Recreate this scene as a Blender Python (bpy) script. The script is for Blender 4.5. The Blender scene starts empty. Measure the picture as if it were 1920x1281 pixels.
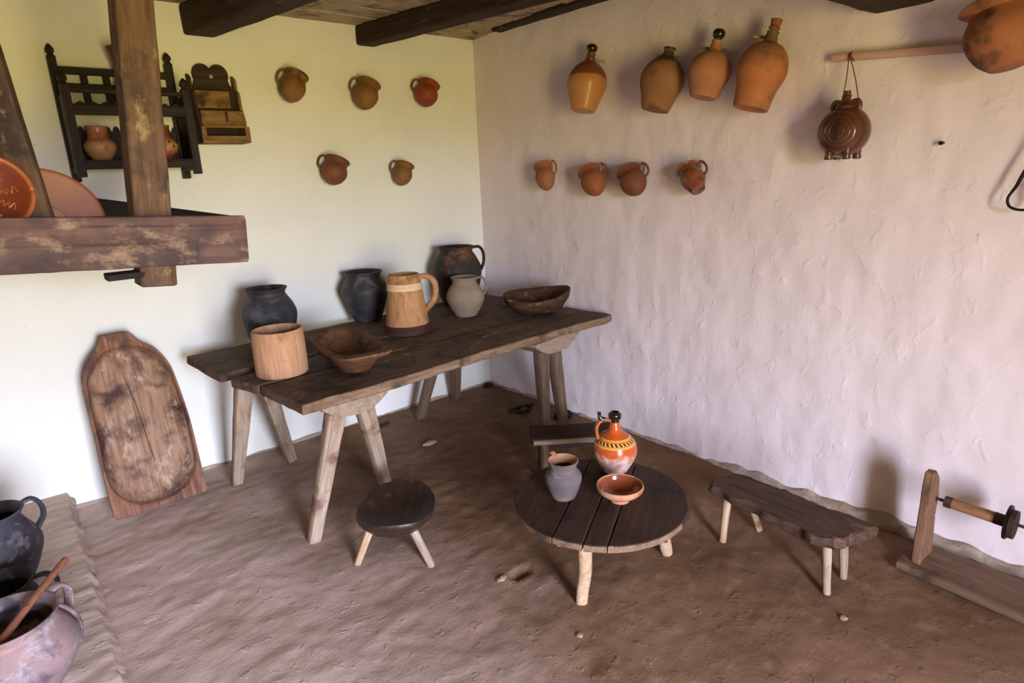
import bpy, bmesh, math, random
from mathutils import Vector, Matrix, noise
random.seed(7)
scn = bpy.context.scene
col = scn.collection
PI = math.pi

# ------------------------------------------------------------------ camera
cam_d = bpy.data.cameras.new('camera')
cam_d.sensor_fit = 'HORIZONTAL'; cam_d.sensor_width = 36.0
cam_d.lens = 36.0 * 1161.73 / 1920.0
cam_d.clip_start = 0.02
cam = bpy.data.objects.new('camera', cam_d); col.objects.link(cam)
# rows: world X, Y, Z expressed in camera space (x right, y down, z forward)
RX = Vector((0.764637, -0.198167, 0.613230)); RY = Vector((-0.643055, -0.172490, 0.746121))
RZ = RX.cross(RY)
cr = Vector((RX.x, RY.x, RZ.x)); cdn = Vector((RX.y, RY.y, RZ.y)); cf = Vector((RX.z, RY.z, RZ.z))
M = Matrix(((cr.x, -cdn.x, -cf.x), (cr.y, -cdn.y, -cf.y), (cr.z, -cdn.z, -cf.z))).to_4x4()
M.translation = Vector((-2.759, -3.6407, 1.55))
cam.matrix_world = M
scn.camera = cam

# ------------------------------------------------------------------ view + world + daylight through the doorway
vs = scn.view_settings
vs.view_transform = 'Standard'; vs.look = 'None'; vs.gamma = 1.0; vs.use_curve_mapping = False
vs.exposure = 1.18
DOOR_X, DOOR_Y, DOOR_W, DOOR_H = -2.45, -5.40, 1.0, 1.95
SKY_COL, SKY_STR = (0.74, 0.78, 1.0), 42.0
GND_COL, GND_STR = (1.0, 0.81, 0.25), 13.5
world = bpy.data.worlds.new('outdoor_daylight'); scn.world = world
world.use_nodes = True
wn, wl = world.node_tree.nodes, world.node_tree.links
wn.clear()
wo = wn.new('ShaderNodeOutputWorld'); wb = wn.new('ShaderNodeBackground')
wg = wn.new('ShaderNodeTexCoord'); wsep = wn.new('ShaderNodeSeparateXYZ')
wr = wn.new('ShaderNodeMapRange'); wr.inputs[1].default_value = -0.03; wr.inputs[2].default_value = 0.03
wm = wn.new('ShaderNodeMix'); wm.data_type = 'RGBA'
wm.inputs[6].default_value = tuple(c * GND_STR for c in GND_COL) + (1,)
wm.inputs[7].default_value = tuple(c * SKY_STR for c in SKY_COL) + (1,)
wl.new(wg.outputs['Generated'], wsep.inputs[0]); wl.new(wsep.outputs[2], wr.inputs[0])
wl.new(wr.outputs[0], wm.inputs[0]); wl.new(wm.outputs[2], wb.inputs[0]); wl.new(wb.outputs[0], wo.inputs[0])
pl = bpy.data.lights.new('doorway_portal', 'AREA'); pl.shape = 'RECTANGLE'
pl.size = DOOR_W; pl.size_y = DOOR_H; pl.cycles.is_portal = True
po = bpy.data.objects.new('doorway_portal', pl); col.objects.link(po)
po.location = (DOOR_X, DOOR_Y - 0.37, DOOR_H / 2); po.rotation_euler = (PI / 2, 0, 0)

# ------------------------------------------------------------------ node material helpers
class NT:
    def __init__(s, name):
        s.m = bpy.data.materials.new(name); s.m.use_nodes = True
        s.t = s.m.node_tree; s.n = s.t.nodes; s.l = s.t.links
        s.b = s.n['Principled BSDF']
        s.co = s.n.new('ShaderNodeTexCoord').outputs['Object']
    def map(s, scale=(1, 1, 1), rnd=True, src=None):
        mp = s.n.new('ShaderNodeMapping'); mp.inputs['Scale'].default_value = scale
        s.l.new(src or s.co, mp.inputs[0])
        if rnd:
            oi = s.n.new('ShaderNodeObjectInfo'); mu = s.n.new('ShaderNodeMath'); mu.operation = 'MULTIPLY'
            mu.inputs[1].default_value = 37.0; s.l.new(oi.outputs['Random'], mu.inputs[0])
            cb = s.n.new('ShaderNodeCombineXYZ')
            for k in range(3): s.l.new(mu.outputs[0], cb.inputs[k])
            s.l.new(cb.outputs[0], mp.inputs['Location'])
        return mp.outputs[0]
    def noise(s, vec, scale, detail=4, rough=0.6, dist=0.0):
        t = s.n.new('ShaderNodeTexNoise'); t.inputs['Scale'].default_value = scale
        t.inputs['Detail'].default_value = detail; t.inputs['Roughness'].default_value = rough
        t.inputs['Distortion'].default_value = dist
        s.l.new(vec, t.inputs['Vector']); return t.outputs['Fac']
    def ramp(s, f, lo, hi):
        r = s.n.new('ShaderNodeMapRange'); r.inputs[1].default_value = lo; r.inputs[2].default_value = hi
        s.l.new(f, r.inputs[0]); return r.outputs[0]
    def math(s, op, a, b=None, c=None):
        m = s.n.new('ShaderNodeMath'); m.operation = op
        for i, v in enumerate((a, b, c)):
            if v is None: continue
            if isinstance(v, (int, float)): m.inputs[i].default_value = v
            else: s.l.new(v, m.inputs[i])
        return m.outputs[0]
    def mix(s, f, a, b):
        x = s.n.new('ShaderNodeMix'); x.data_type = 'RGBA'
        for i, v in ((0, f), (6, a), (7, b)):
            if isinstance(v, (int, float)): x.inputs[i].default_value = v
            elif isinstance(v, tuple): x.inputs[i].default_value = v + (1,) if len(v) == 3 else v
            else: s.l.new(v, x.inputs[i])
        return x.outputs[2]
    def bump(s, h, strength, dist, prev=None):
        b = s.n.new('ShaderNodeBump'); b.inputs['Strength'].default_value = strength
        b.inputs['Distance'].default_value = dist
        s.l.new(h, b.inputs['Height'])
        if prev is not None: s.l.new(prev, b.inputs['Normal'])
        return b.outputs[0]
    def sep(s, vec):
        q = s.n.new('ShaderNodeSeparateXYZ'); s.l.new(vec, q.inputs[0]); return q.outputs
    def done(s, colr, rough=0.7, normal=None, coat=0.0, spec=0.3):
        if isinstance(colr, tuple): s.b.inputs['Base Color'].default_value = colr + (1,)
        else: s.l.new(colr, s.b.inputs['Base Color'])
        if isinstance(rough, (int, float)): s.b.inputs['Roughness'].default_value = rough
        else: s.l.new(rough, s.b.inputs['Roughness'])
        s.b.inputs['Specular IOR Level'].default_value = spec
        s.b.inputs['Coat Weight'].default_value = coat; s.b.inputs['Coat Roughness'].default_value = 0.12
        if normal is not None: s.l.new(normal, s.b.inputs['Normal'])
        return s.m

def wood(name, light, dark, stain=None, stain_amt=0.5, gs=1.0, rough=0.75, bump=0.5, spec=0.25, crack=True, coat=0.0, patch=None, patch_amt=0.5):
    t = NT(name)
    v = t.map((1.6 * gs, 15 * gs, 15 * gs))
    g = t.noise(v, 3.0, 6, 0.65, 0.6)
    f = t.ramp(g, 0.32, 0.68)
    c = t.mix(f, dark, light)
    v3 = t.map((0.9, 60 * gs, 60 * gs))
    fine = t.noise(v3, 2.0, 3, 0.6)
    c = t.mix(t.ramp(fine, 0.55, 0.75), c, tuple(x * 0.55 for x in dark))
    vb = t.map((1, 1, 1))
    if stain:
        sn = t.noise(vb, 7.0, 5, 0.6, 0.4)
        c = t.mix(t.ramp(sn, 0.62 - 0.3 * stain_amt, 0.72 - 0.15 * stain_amt), c, stain)
    if patch:
        pn = t.noise(t.map((0.7, 1.2, 1.2)), 13.0, 6, 0.70, 0.0)
        c = t.mix(t.ramp(pn, 0.63 - 0.22 * patch_amt, 0.74 - 0.2 * patch_amt), c, patch)
    n = t.bump(g, bump, 0.004)
    n = t.bump(fine, bump * 0.8, 0.002, n)
    return t.done(c, rough, n, coat, spec)

def clay(name, c1, c2, soot=None, soot_amt=0.5, soot_scale=5.0, rough=0.75, coat=0.0, rings=0.25, split=None, spec=0.3, ns=9.0, dust=None, dust_amt=0.4):
    t = NT(name)
    v = t.map((1, 1, 1)); raw = t.sep(t.co)
    a = t.noise(v, ns, 5, 0.6)
    c = t.mix(t.ramp(a, 0.3, 0.7), c1, c2)
    if split:
        z0, w, cs = split
        w0 = t.noise(v, 10.0, 3, 0.5)
        zz = t.math('ADD', raw[2], t.math('MULTIPLY', t.math('SUBTRACT', w0, 0.5), w * 4))
        c = t.mix(t.ramp(zz, z0 - w * 0.5, z0 + w * 0.5), cs, c)
    if soot:
        sn = t.noise(v, soot_scale, 4, 0.6, 0.3)
        c = t.mix(t.ramp(sn, 0.60 - 0.25 * soot_amt, 0.70 - 0.22 * soot_amt), c, soot)
    if dust:
        dn = t.noise(v, 16.0, 6, 0.7, 0.5)
        c = t.mix(t.ramp(dn, 0.60 - 0.2 * dust_amt, 0.78 - 0.18 * dust_amt), c, dust)
    wv = t.n.new('ShaderNodeTexNoise'); wv.inputs['Scale'].default_value = 1.0; wv.inputs['Detail'].default_value = 3
    rv = t.map((2, 2, 220)); t.l.new(rv, wv.inputs['Vector'])
    n = t.bump(wv.outputs['Fac'], rings, 0.002)
    n = t.bump(t.noise(v, 60, 3), 0.25, 0.001, n)
    return t.done(c, rough, n, coat, spec)

def plaster(name, c1, c2, stretch):
    t = NT(name)
    v = t.map((1, 1, 1), False)
    c = t.mix(t.ramp(t.noise(v, 1.7, 5, 0.6), 0.35, 0.7), c1, c2)
    spots = t.noise(v, 30.0, 3, 0.6)
    c = t.mix(t.ramp(spots, 0.73, 0.78), c, tuple(x * 0.72 for x in c2))
    vv = t.map(stretch, False)
    n = t.bump(t.noise(vv, 5.0, 4, 0.55, 0.3), 0.22, 0.02)
    n = t.bump(t.ramp(t.noise(vv, 15.0, 3, 0.5, 0.4), 0.58, 0.72), 0.30, 0.006, n)
    n = t.bump(t.noise(v, 42.0, 5, 0.65), 0.30, 0.005, n)
    return t.done(c, 0.9, n, 0, 0.15)

def earth(name, c1, c2, c3, bs=1.0, hearth_light=None):
    t = NT(name)
    v = t.map((1, 1, 1), False)
    c = t.mix(t.ramp(t.noise(v, 1.3, 5, 0.62), 0.33, 0.68), c1, c2)
    c = t.mix(t.ramp(t.noise(v, 11.0, 5, 0.65), 0.55, 0.8), c, c3)
    if hearth_light:   # brighter light towards the hearth side, painted into the clay colour
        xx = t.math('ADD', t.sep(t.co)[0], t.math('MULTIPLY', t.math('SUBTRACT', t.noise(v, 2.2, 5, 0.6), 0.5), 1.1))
        c = t.mix(t.math('MULTIPLY', t.ramp(xx, -1.35, -2.45), 0.85), c, hearth_light)
    n = t.bump(t.noise(t.map((1.0, 1.5, 1.0), False), 6.5, 4, 0.55, 0.2), 0.22 * bs, 0.03)
    n = t.bump(t.ramp(t.noise(v, 24.0, 4, 0.6, 0.3), 0.60, 0.70), 0.45 * bs, 0.008, n)
    n = t.bump(t.noise(v, 60.0, 6, 0.7), 0.45 * bs, 0.006, n)
    return t.done(c, 0.92, n, 0, 0.12)

def plain(name, c, rough=0.6, metal=0.0, spec=0.3):
    t = NT(name); v = t.map((1, 1, 1))
    f = t.noise(v, 40, 4)
    m = t.done(t.mix(t.ramp(f, 0.3, 0.7), c, tuple(x * 0.6 for x in c)), rough, t.bump(f, 0.2, 0.001), 0, spec)
    t.b.inputs['Metallic'].default_value = metal
    return m

MT = {}
MT['wall_left'] = plaster('limewash_left', (0.79, 0.80, 0.73), (0.73, 0.735, 0.66), (1, 1, 1))
MT['wall_right'] = plaster('limewash_right', (0.77, 0.68, 0.68), (0.71, 0.615, 0.61), (1, 1.15, 0.8))
MT['wall_dark'] = plaster('darkened_plaster', (0.36, 0.30, 0.23), (0.26, 0.21, 0.16), (1, 1, 1))  # for the unseen walls, made dark to cut bounced light
MT['floor'] = earth('beaten_clay', (0.215, 0.125, 0.072), (0.125, 0.068, 0.035), (0.27, 0.17, 0.105), 0.85, hearth_light=(0.62, 0.475, 0.405))
MT['hearth'] = earth('hearth_clay', (0.66, 0.52, 0.44), (0.54, 0.41, 0.34), (0.72, 0.59, 0.51), 1.0)
MT['ledge'] = earth('crumbled_plaster', (0.40, 0.33, 0.27), (0.28, 0.20, 0.14), (0.55, 0.48, 0.42), 1.2)
MT['beam'] = wood('sooty_beam', (0.0495, 0.0255, 0.0154), (0.0162, 0.0075, 0.0049), patch=(0.20, 0.16, 0.09), patch_amt=0.05, bump=0.9)
MT['ceil'] = wood('grey_ceiling_board', (0.50, 0.40, 0.29), (0.30, 0.225, 0.16), stain=(0.10, 0.065, 0.045), stain_amt=0.35)
MT['hood'] = wood('sooty_hood_timber', (0.1500, 0.0882, 0.0774), (0.0800, 0.0450, 0.0405), stain=(0.045, 0.031, 0.036), stain_amt=0.6, patch=(0.25, 0.175, 0.125), patch_amt=0.55, gs=0.5)
MT['post'] = wood('brown_post', (0.165, 0.098, 0.060), (0.075, 0.043, 0.027), stain=(0.04, 0.029, 0.028), stain_amt=0.45, patch=(0.30, 0.215, 0.12), patch_amt=0.25)
MT['hood_dark'] = wood('soot_black_board', (0.02, 0.014, 0.012), (0.008, 0.005, 0.005))
MT['shelfwood'] = wood('near_black_shelf', (0.028, 0.016, 0.013), (0.010, 0.006, 0.005), rough=0.6)
MT['saltbox'] = wood('ochre_box_wood', (0.30, 0.17, 0.06), (0.16, 0.085, 0.03), stain=(0.05, 0.03, 0.015), stain_amt=0.4)
MT['saltdark'] = wood('dark_box_wood', (0.06, 0.034, 0.018), (0.025, 0.014, 0.008))
MT['tabletop'] = wood('weathered_tabletop', (0.1568, 0.0963, 0.0608), (0.0665, 0.0387, 0.0242), stain=(0.040, 0.024, 0.017), stain_amt=0.45, gs=0.8, patch=(0.27, 0.195, 0.13), patch_amt=0.2)
MT['tableedge'] = wood('weathered_table_grey', (0.34, 0.26, 0.19), (0.20, 0.145, 0.10), stain=(0.10, 0.065, 0.04), stain_amt=0.25, gs=0.8)
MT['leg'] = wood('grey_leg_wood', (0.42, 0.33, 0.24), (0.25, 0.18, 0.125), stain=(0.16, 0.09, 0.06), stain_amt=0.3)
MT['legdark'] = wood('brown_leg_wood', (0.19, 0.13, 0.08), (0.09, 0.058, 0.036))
MT['roundtop'] = wood('dark_round_top', (0.0561, 0.0296, 0.0187), (0.0289, 0.0148, 0.0094), stain=(0.02, 0.012, 0.01), stain_amt=0.3, gs=0.7, rough=0.6)
MT['wornlitedge'] = wood('worn_lit_edge', (0.24, 0.155, 0.095), (0.13, 0.078, 0.047), stain=(0.06, 0.035, 0.022), stain_amt=0.3)  # worn edge wood, with the light on the edges painted in as paler colour
MT['stooltop'] = wood('polished_dark_seat', (0.0450, 0.0216, 0.0135), (0.0162, 0.0080, 0.0060), patch=(0.10, 0.058, 0.038), patch_amt=0.2, rough=0.42, spec=0.5)
MT['paleleg'] = wood('pale_leg_wood', (0.50, 0.36, 0.23), (0.33, 0.21, 0.12), stain=(0.20, 0.10, 0.05), stain_amt=0.25)
MT['bench'] = wood('dark_bark_bench', (0.0997, 0.0527, 0.0336), (0.0342, 0.0179, 0.0112), patch=(0.19, 0.13, 0.09), patch_amt=0.15)
MT['lowbench'] = wood('dark_low_bench', (0.0595, 0.0285, 0.0168), (0.0255, 0.0120, 0.0077))
MT['tan'] = wood('orange_tan_wood', (0.50, 0.27, 0.12), (0.33, 0.16, 0.065), stain=(0.18, 0.08, 0.03), stain_amt=0.15)
MT['cyl'] = wood('pinkish_tan_wood', (0.52, 0.30, 0.17), (0.38, 0.20, 0.105), stain=(0.24, 0.11, 0.05), stain_amt=0.2)
MT['hoop'] = wood('pale_hoop', (0.72, 0.52, 0.30), (0.58, 0.40, 0.22))
MT['hoopdark'] = wood('dark_hoop', (0.07, 0.022, 0.015), (0.03, 0.012, 0.009))
MT['trough'] = wood('brown_trough', (0.2070, 0.1000, 0.0450), (0.0900, 0.0400, 0.0188), stain=(0.035, 0.02, 0.012), stain_amt=0.4)
MT['rbowl'] = wood('dark_carved_bowl', (0.0935, 0.0435, 0.0182), (0.0255, 0.0120, 0.0063), patch=(0.26, 0.17, 0.08), patch_amt=0.3)
MT['tray'] = wood('worn_dough_tray', (0.40, 0.25, 0.155), (0.20, 0.105, 0.06), stain=(0.065, 0.032, 0.027), stain_amt=0.52, patch=(0.46, 0.34, 0.25), patch_amt=0.35, gs=0.8)
MT['trayshade'] = wood('tray_rim_shade', (0.30, 0.15, 0.085), (0.13, 0.058, 0.035), stain=(0.09, 0.04, 0.035), stain_amt=0.4)
MT['spoon'] = wood('red_brown_spoon', (0.26, 0.10, 0.055), (0.16, 0.06, 0.03))
MT['roller'] = wood('reel_wood', (0.33, 0.16, 0.07), (0.17, 0.08, 0.035), stain=(0.04, 0.02, 0.014), stain_amt=0.2)
MT['reeldark'] = wood('reel_dark', (0.07, 0.04, 0.028), (0.025, 0.014, 0.01))
MT['reelbase'] = wood('reel_base_wood', (0.20, 0.12, 0.075), (0.12, 0.07, 0.042), stain=(0.06, 0.032, 0.02), stain_amt=0.25)
MT['reelpost'] = wood('reel_post_wood', (0.24, 0.125, 0.066), (0.13, 0.066, 0.035), stain=(0.07, 0.035, 0.02), stain_amt=0.25)
MT['bar'] = wood('pale_wall_bar', (0.55, 0.36, 0.28), (0.42, 0.26, 0.19))
MT['iron'] = plain('black_iron', (0.02, 0.013, 0.011), 0.5, 0.6)
MT['cord'] = plain('red_brown_cord', (0.20, 0.06, 0.03), 0.9)
MT['tag'] = plain('pale_wood_peg', (0.45, 0.34, 0.18), 0.8)
MT['scrap'] = plain('dark_scrap', (0.02, 0.013, 0.01), 0.9)
MT['clod'] = earth('dry_clod', (0.33, 0.24, 0.165), (0.24, 0.165, 0.11), (0.40, 0.30, 0.21))
MT['pot_black'] = clay('black_fired_clay', (0.045, 0.042, 0.045), (0.018, 0.017, 0.018), soot=(0.10, 0.10, 0.105), soot_amt=0.28, rough=0.55, dust=(0.17, 0.165, 0.17), dust_amt=0.15)
MT['pot_blackjug'] = clay('brown_black_clay', (0.05, 0.036, 0.028), (0.02, 0.015, 0.013), soot=(0.17, 0.075, 0.035), soot_amt=0.15, rough=0.6)
MT['pot_blue'] = clay('slate_fired_clay', (0.075, 0.068, 0.085), (0.035, 0.031, 0.04), soot=(0.016, 0.014, 0.017), soot_amt=0.3, rough=0.6, dust=(0.22, 0.20, 0.22), dust_amt=0.35)
MT['pot_soot'] = clay('sooty_hearth_clay', (0.03, 0.026, 0.032), (0.014, 0.012, 0.014), rough=0.6, dust=(0.12, 0.11, 0.13), dust_amt=0.2)
MT['pot_pink'] = clay('pink_grey_clay', (0.30, 0.185, 0.175), (0.17, 0.13, 0.14), soot=(0.07, 0.055, 0.07), soot_amt=0.42, soot_scale=6, rough=0.6, dust=(0.36, 0.33, 0.36), dust_amt=0.3)
MT['jug_grey'] = clay('grey_tan_clay', (0.29, 0.225, 0.155), (0.22, 0.165, 0.115), rings=0.7, rough=0.85)
MT['pot_table'] = clay('grey_brown_clay', (0.13, 0.105, 0.105), (0.075, 0.062, 0.066), soot=(0.22, 0.12, 0.085), soot_amt=0.2, rough=0.75, rings=0.5, dust=(0.24, 0.22, 0.22), dust_amt=0.25)
MT['inner_terra'] = clay('terracotta_inside', (0.42, 0.22, 0.14), (0.34, 0.17, 0.10))
MT['orange'] = clay('orange_clay', (0.40, 0.155, 0.05), (0.31, 0.11, 0.035), split=None, rough=0.6)
MT['orange_two'] = clay('orange_clay_brown_shoulder', (0.19, 0.055, 0.022), (0.13, 0.036, 0.015), split=(0.165, 0.012, (0.42, 0.185, 0.06)), rough=0.45, coat=0.15)
MT['brown_jug'] = clay('tan_brown_clay', (0.28, 0.135, 0.06), (0.20, 0.09, 0.04), soot=(0.06, 0.035, 0.02), soot_amt=0.15, rough=0.75)
MT['orange_grey'] = clay('orange_clay_grey_flash', (0.44, 0.16, 0.06), (0.34, 0.115, 0.04), soot=(0.13, 0.085, 0.055), soot_amt=0.35, soot_scale=4, rough=0.7, rings=0.5)
MT['peach_jug'] = clay('peach_clay', (0.42, 0.19, 0.095), (0.31, 0.125, 0.055), soot=(0.12, 0.07, 0.035), soot_amt=0.2, soot_scale=5, rough=0.7)
MT['cup_ochre'] = clay('ochre_brown_clay', (0.24, 0.115, 0.035), (0.165, 0.072, 0.022), rough=0.6)
MT['cup_ochre_soot'] = clay('ochre_sooted_clay', (0.25, 0.125, 0.035), (0.16, 0.07, 0.022), soot=(0.06, 0.03, 0.012), soot_amt=0.3, soot_scale=9, rough=0.6)
MT['cup_red'] = clay('red_clay', (0.27, 0.055, 0.018), (0.20, 0.04, 0.013), rough=0.55)
MT['cup_brown'] = clay('red_brown_clay', (0.19, 0.068, 0.028), (0.13, 0.045, 0.02), rough=0.6)
MT['cup_rust'] = clay('rust_clay', (0.29, 0.095, 0.035), (0.21, 0.062, 0.024), rough=0.6)
MT['cup_tan'] = clay('light_rust_clay', (0.34, 0.135, 0.055), (0.25, 0.09, 0.035), rough=0.65)
MT['cup_glaze'] = clay('mottled_glazed_clay', (0.26, 0.085, 0.03), (0.12, 0.03, 0.012), soot=(0.04, 0.014, 0.008), soot_amt=0.4, soot_scale=14, rough=0.3, coat=0.5)
MT['flask'] = clay('dark_glazed_clay', (0.11, 0.035, 0.015), (0.06, 0.022, 0.010), soot=(0.03, 0.014, 0.008), soot_amt=0.3, soot_scale=9, rough=0.3, coat=0.5, rings=0.5)
MT['bigpot'] = clay('sooty_orange_pot', (0.32, 0.12, 0.05), (0.22, 0.075, 0.032), soot=(0.045, 0.03, 0.02), soot_amt=0.42, soot_scale=7, rough=0.7)
MT['plate_glaze'] = clay('orange_glaze_plate', (0.17, 0.035, 0.012), (0.12, 0.022, 0.008), rough=0.3, coat=0.4, rings=0.1)
MT['slip'] = clay('orange_slip', (0.34, 0.10, 0.03), (0.27, 0.075, 0.024), rough=0.4, coat=0.3)
MT['plate_pink'] = clay('pink_biscuit_clay', (0.40, 0.20, 0.14), (0.33, 0.155, 0.105), rough=0.85, rings=0.15)
MT['shelf_jug'] = clay('streaked_pale_jug', (0.46, 0.20, 0.09), (0.36, 0.13, 0.055), split=(0.085, 0.012, (0.48, 0.26, 0.13)), soot=(0.24, 0.05, 0.02), soot_amt=0.25, soot_scale=12, rough=0.45, coat=0.2)
MT['top_jug'] = clay('dark_brown_jug', (0.12, 0.05, 0.022), (0.07, 0.028, 0.013), rough=0.5)
MT['blackglaze'] = clay('black_glaze', (0.018, 0.012, 0.011), (0.010, 0.007, 0.007), rough=0.25, coat=0.6)
MT['bowl_glaze'] = clay('red_bowl_glaze', (0.28, 0.07, 0.028), (0.20, 0.045, 0.018), rough=0.2, coat=0.7, rings=0.1)
MT['bowl_raw'] = clay('pinkish_raw_clay', (0.48, 0.24, 0.14), (0.40, 0.18, 0.10), soot=(0.38, 0.09, 0.03), soot_amt=0.15, soot_scale=14, rough=0.7)

def painted_jug():
    # orange glaze above, pale unglazed belly below, yellow bands with dark dashes on the shoulder
    t = NT('orange_glazed_jug_with_yellow_bands')
    v = t.map((1, 1, 1), False); x, y, z = t.sep(t.co)
    og = t.mix(t.ramp(t.noise(v, 10, 3), 0.3, 0.7), (0.46, 0.085, 0.014), (0.36, 0.055, 0.010))
    raw = t.mix(t.ramp(t.noise(v, 22, 5, 0.65, 0.5), 0.42, 0.60), (0.40, 0.15, 0.075), (0.50, 0.38, 0.33))
    zz = t.math('ADD', z, t.math('MULTIPLY', t.math('SUBTRACT', t.noise(v, 13, 3), 0.5), 0.07))
    g = t.ramp(zz, 0.083, 0.100)
    c = t.mix(g, raw, og)
    ang = t.math('ARCTAN2', y, x)
    yel = (0.72, 0.40, 0.09)
    def band(z0, hw): return t.math('LESS_THAN', t.math('ABSOLUTE', t.math('SUBTRACT', z, z0)), hw)
    wig = t.math('MULTIPLY', t.math('SINE', t.math('MULTIPLY', ang, 44)), 0.0022)
    zw = t.math('ADD', z, wig)
    def wband(z0, hw): return t.math('LESS_THAN', t.math('ABSOLUTE', t.math('SUBTRACT', zw, z0)), hw)
    c = t.mix(band(0.1405, 0.0135), c, (0.42, 0.12, 0.02))
    for z0, hw in ((0.1262, 0.0012), (0.1540, 0.0011)): c = t.mix(band(z0, hw), c, yel)
    for z0, hw in ((0.1305, 0.0013), (0.1505, 0.0012)): c = t.mix(wband(z0, hw), c, yel)
    mid = band(0.1405, 0.0050)
    sl = t.math('SINE', t.math('ADD', t.math('MULTIPLY', ang, 26), t.math('MULTIPLY', z, 260)))
    c = t.mix(t.math('MULTIPLY', mid, t.math('GREATER_THAN', sl, 0.1)), c, (0.05, 0.014, 0.008))
    c = t.mix(t.math('MULTIPLY', mid, t.math('LESS_THAN', sl, -0.35)), c, yel)
    r = t.math('SUBTRACT', 0.72, t.math('MULTIPLY', g, 0.50))
    return t.done(c, r, t.bump(t.noise(v, 60, 3), 0.15, 0.001), 0.3, 0.4)
MT['painted'] = painted_jug()

# ------------------------------------------------------------------ object helpers
def link(name, verts, faces, mat, parent=None, mtx=None, smooth=True, auto=None):
    me = bpy.data.meshes.new(name)
    me.from_pydata([tuple(v) for v in verts], [], faces)
    bm = bmesh.new(); bm.from_mesh(me)
    bmesh.ops.recalc_face_normals(bm, faces=bm.faces)
    bm.to_mesh(me); bm.free()
    if smooth:
        me.polygons.foreach_set('use_smooth', [True] * len(me.polygons))
        if auto is not None: me.set_sharp_from_angle(angle=math.radians(auto))
    me.update()
    o = bpy.data.objects.new(name, me); col.objects.link(o)
    if mat: me.materials.append(MT[mat])
    if parent: o.parent = parent
    if mtx is not None: o.matrix_local = mtx
    return o
def tag(o, label, cat, group=None):
    o['label'] = label; o['category'] = cat
    if group: o['group'] = group
    return o
def thing(name, label, cat, loc=(0, 0, 0), mtx=None, group=None):
    o = bpy.data.objects.new(name, None); o.empty_display_size = 0.05; col.objects.link(o)
    if mtx is not None: o.matrix_world = mtx
    else: o.location = loc
    return tag(o, label, cat, group)
def frame(origin, zaxis, xhint=(1, 0, 0)):
    z = Vector(zaxis).normalized(); x = Vector(xhint); x = (x - z * x.dot(z)).normalized(); y = z.cross(x)
    m = Matrix((x, y, z)).transposed().to_4x4(); m.translation = Vector(origin); return m
def xframe(p0, p1, up=(0, 0, 1)):
    x = (Vector(p1) - Vector(p0)); L = x.length; x.normalize()
    z = Vector(up)
    if abs(z.normalized().dot(x)) > 0.999: z = Vector((0, -1, 0))
    z = (z - x * z.dot(x)).normalized(); y = z.cross(x)
    m = Matrix((x, y, z)).transposed().to_4x4(); m.translation = Vector(p0); return m, L
def nz(p, s, seed=0.0): return noise.noise(Vector((p[0] * s + seed, p[1] * s + seed * 1.7, p[2] * s - seed)))

def catmull(pts, n=5):
    out = []
    for i in range(len(pts) - 1):
        p0 = pts[max(i - 1, 0)]; p1 = pts[i]; p2 = pts[i + 1]; p3 = pts[min(i + 2, len(pts) - 1)]
        for k in range(n):
            t = k / n
            out.append(tuple(0.5 * (2 * b + (c - a) * t + (2 * a - 5 * b + 4 * c - d) * t * t + (3 * b - a - 3 * c + d) * t ** 3)
                             for a, b, c, d in zip(p0, p1, p2, p3)))
    out.append(tuple(pts[-1])); return out
def rings_mesh(rings, cap0=True, cap1=True):
    n = len(rings[0]); V = [p for r in rings for p in r]; F = []
    for i in range(len(rings) - 1):
        for k in range(n):
            a = i * n + k; b = i * n + (k + 1) % n
            F.append((a, b, b + n, a + n))
    if cap0: F.append(tuple(range(n)))
    if cap1: F.append(tuple((len(rings) - 1) * n + k for k in range(n)))
    return V, F
def lathe_mesh(prof, seg=40, ell=(1, 1), wob=0.0, seed=0.0):
    rings = []
    for r, z in prof:
        ring = []
        for k in range(seg):
            a = 2 * PI * k / seg; rr = max(r, 0.0008)
            p = [rr * math.cos(a) * ell[0], rr * math.sin(a) * ell[1], z]
            if wob:
                d = wob * nz(p, 6, seed); p[0] *= 1 + d * 4; p[1] *= 1 + d * 4; p[2] += d * 0.15
            ring.append(p)
        rings.append(ring)
    return rings_mesh(rings)
def vessel(outer, th=0.007, n=5, floor_t=0.01):
    o = catmull(outer, n)
    z0 = outer[0][1]
    inner = [(max(r - th, 0.002), z) for r, z in o if z > z0 + floor_t + 0.001]
    inner[-1] = (max(o[-1][0] - th, 0.002), o[-1][1] - 0.001)
    top = [(o[-1][0] - th * 0.25, o[-1][1] + th * 0.32), (o[-1][0] - th * 0.75, o[-1][1] + th * 0.32)]
    return [(0, z0)] + o + top + inner[::-1] + [(0, z0 + floor_t)]
def tube_mesh(path, rad, seg=10, flat=1.0, side=None, n=4, smooth_path=True):
    """round or flattened tube through points; rad number or list; side = axis of the wide direction"""
    P = [Vector(p) for p in path]
    if not isinstance(rad, (list, tuple)): rad = [rad] * len(P)
    if smooth_path and len(P) > 2:
        Q = catmull([tuple(p) + (r,) for p, r in zip(P, rad)], n)
        P = [Vector(q[:3]) for q in Q]; rad = [q[3] for q in Q]
    rings = []; prev = None
    for i, p in enumerate(P):
        t = (P[min(i + 1, len(P) - 1)] - P[max(i - 1, 0)]).normalized()
        if side is not None:
            s = Vector(side); s = (s - t * s.dot(t)).normalized()
        else:
            s = prev if prev is not None else t.orthogonal()
            s = (s - t * s.dot(t)).normalized(); prev = s
        u = t.cross(s)
        rings.append([p + s * (math.cos(2 * PI * k / seg) * rad[i]) + u * (math.sin(2 * PI * k / seg) * rad[i] * flat) for k in range(seg)])
    return rings_mesh(rings)
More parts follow.
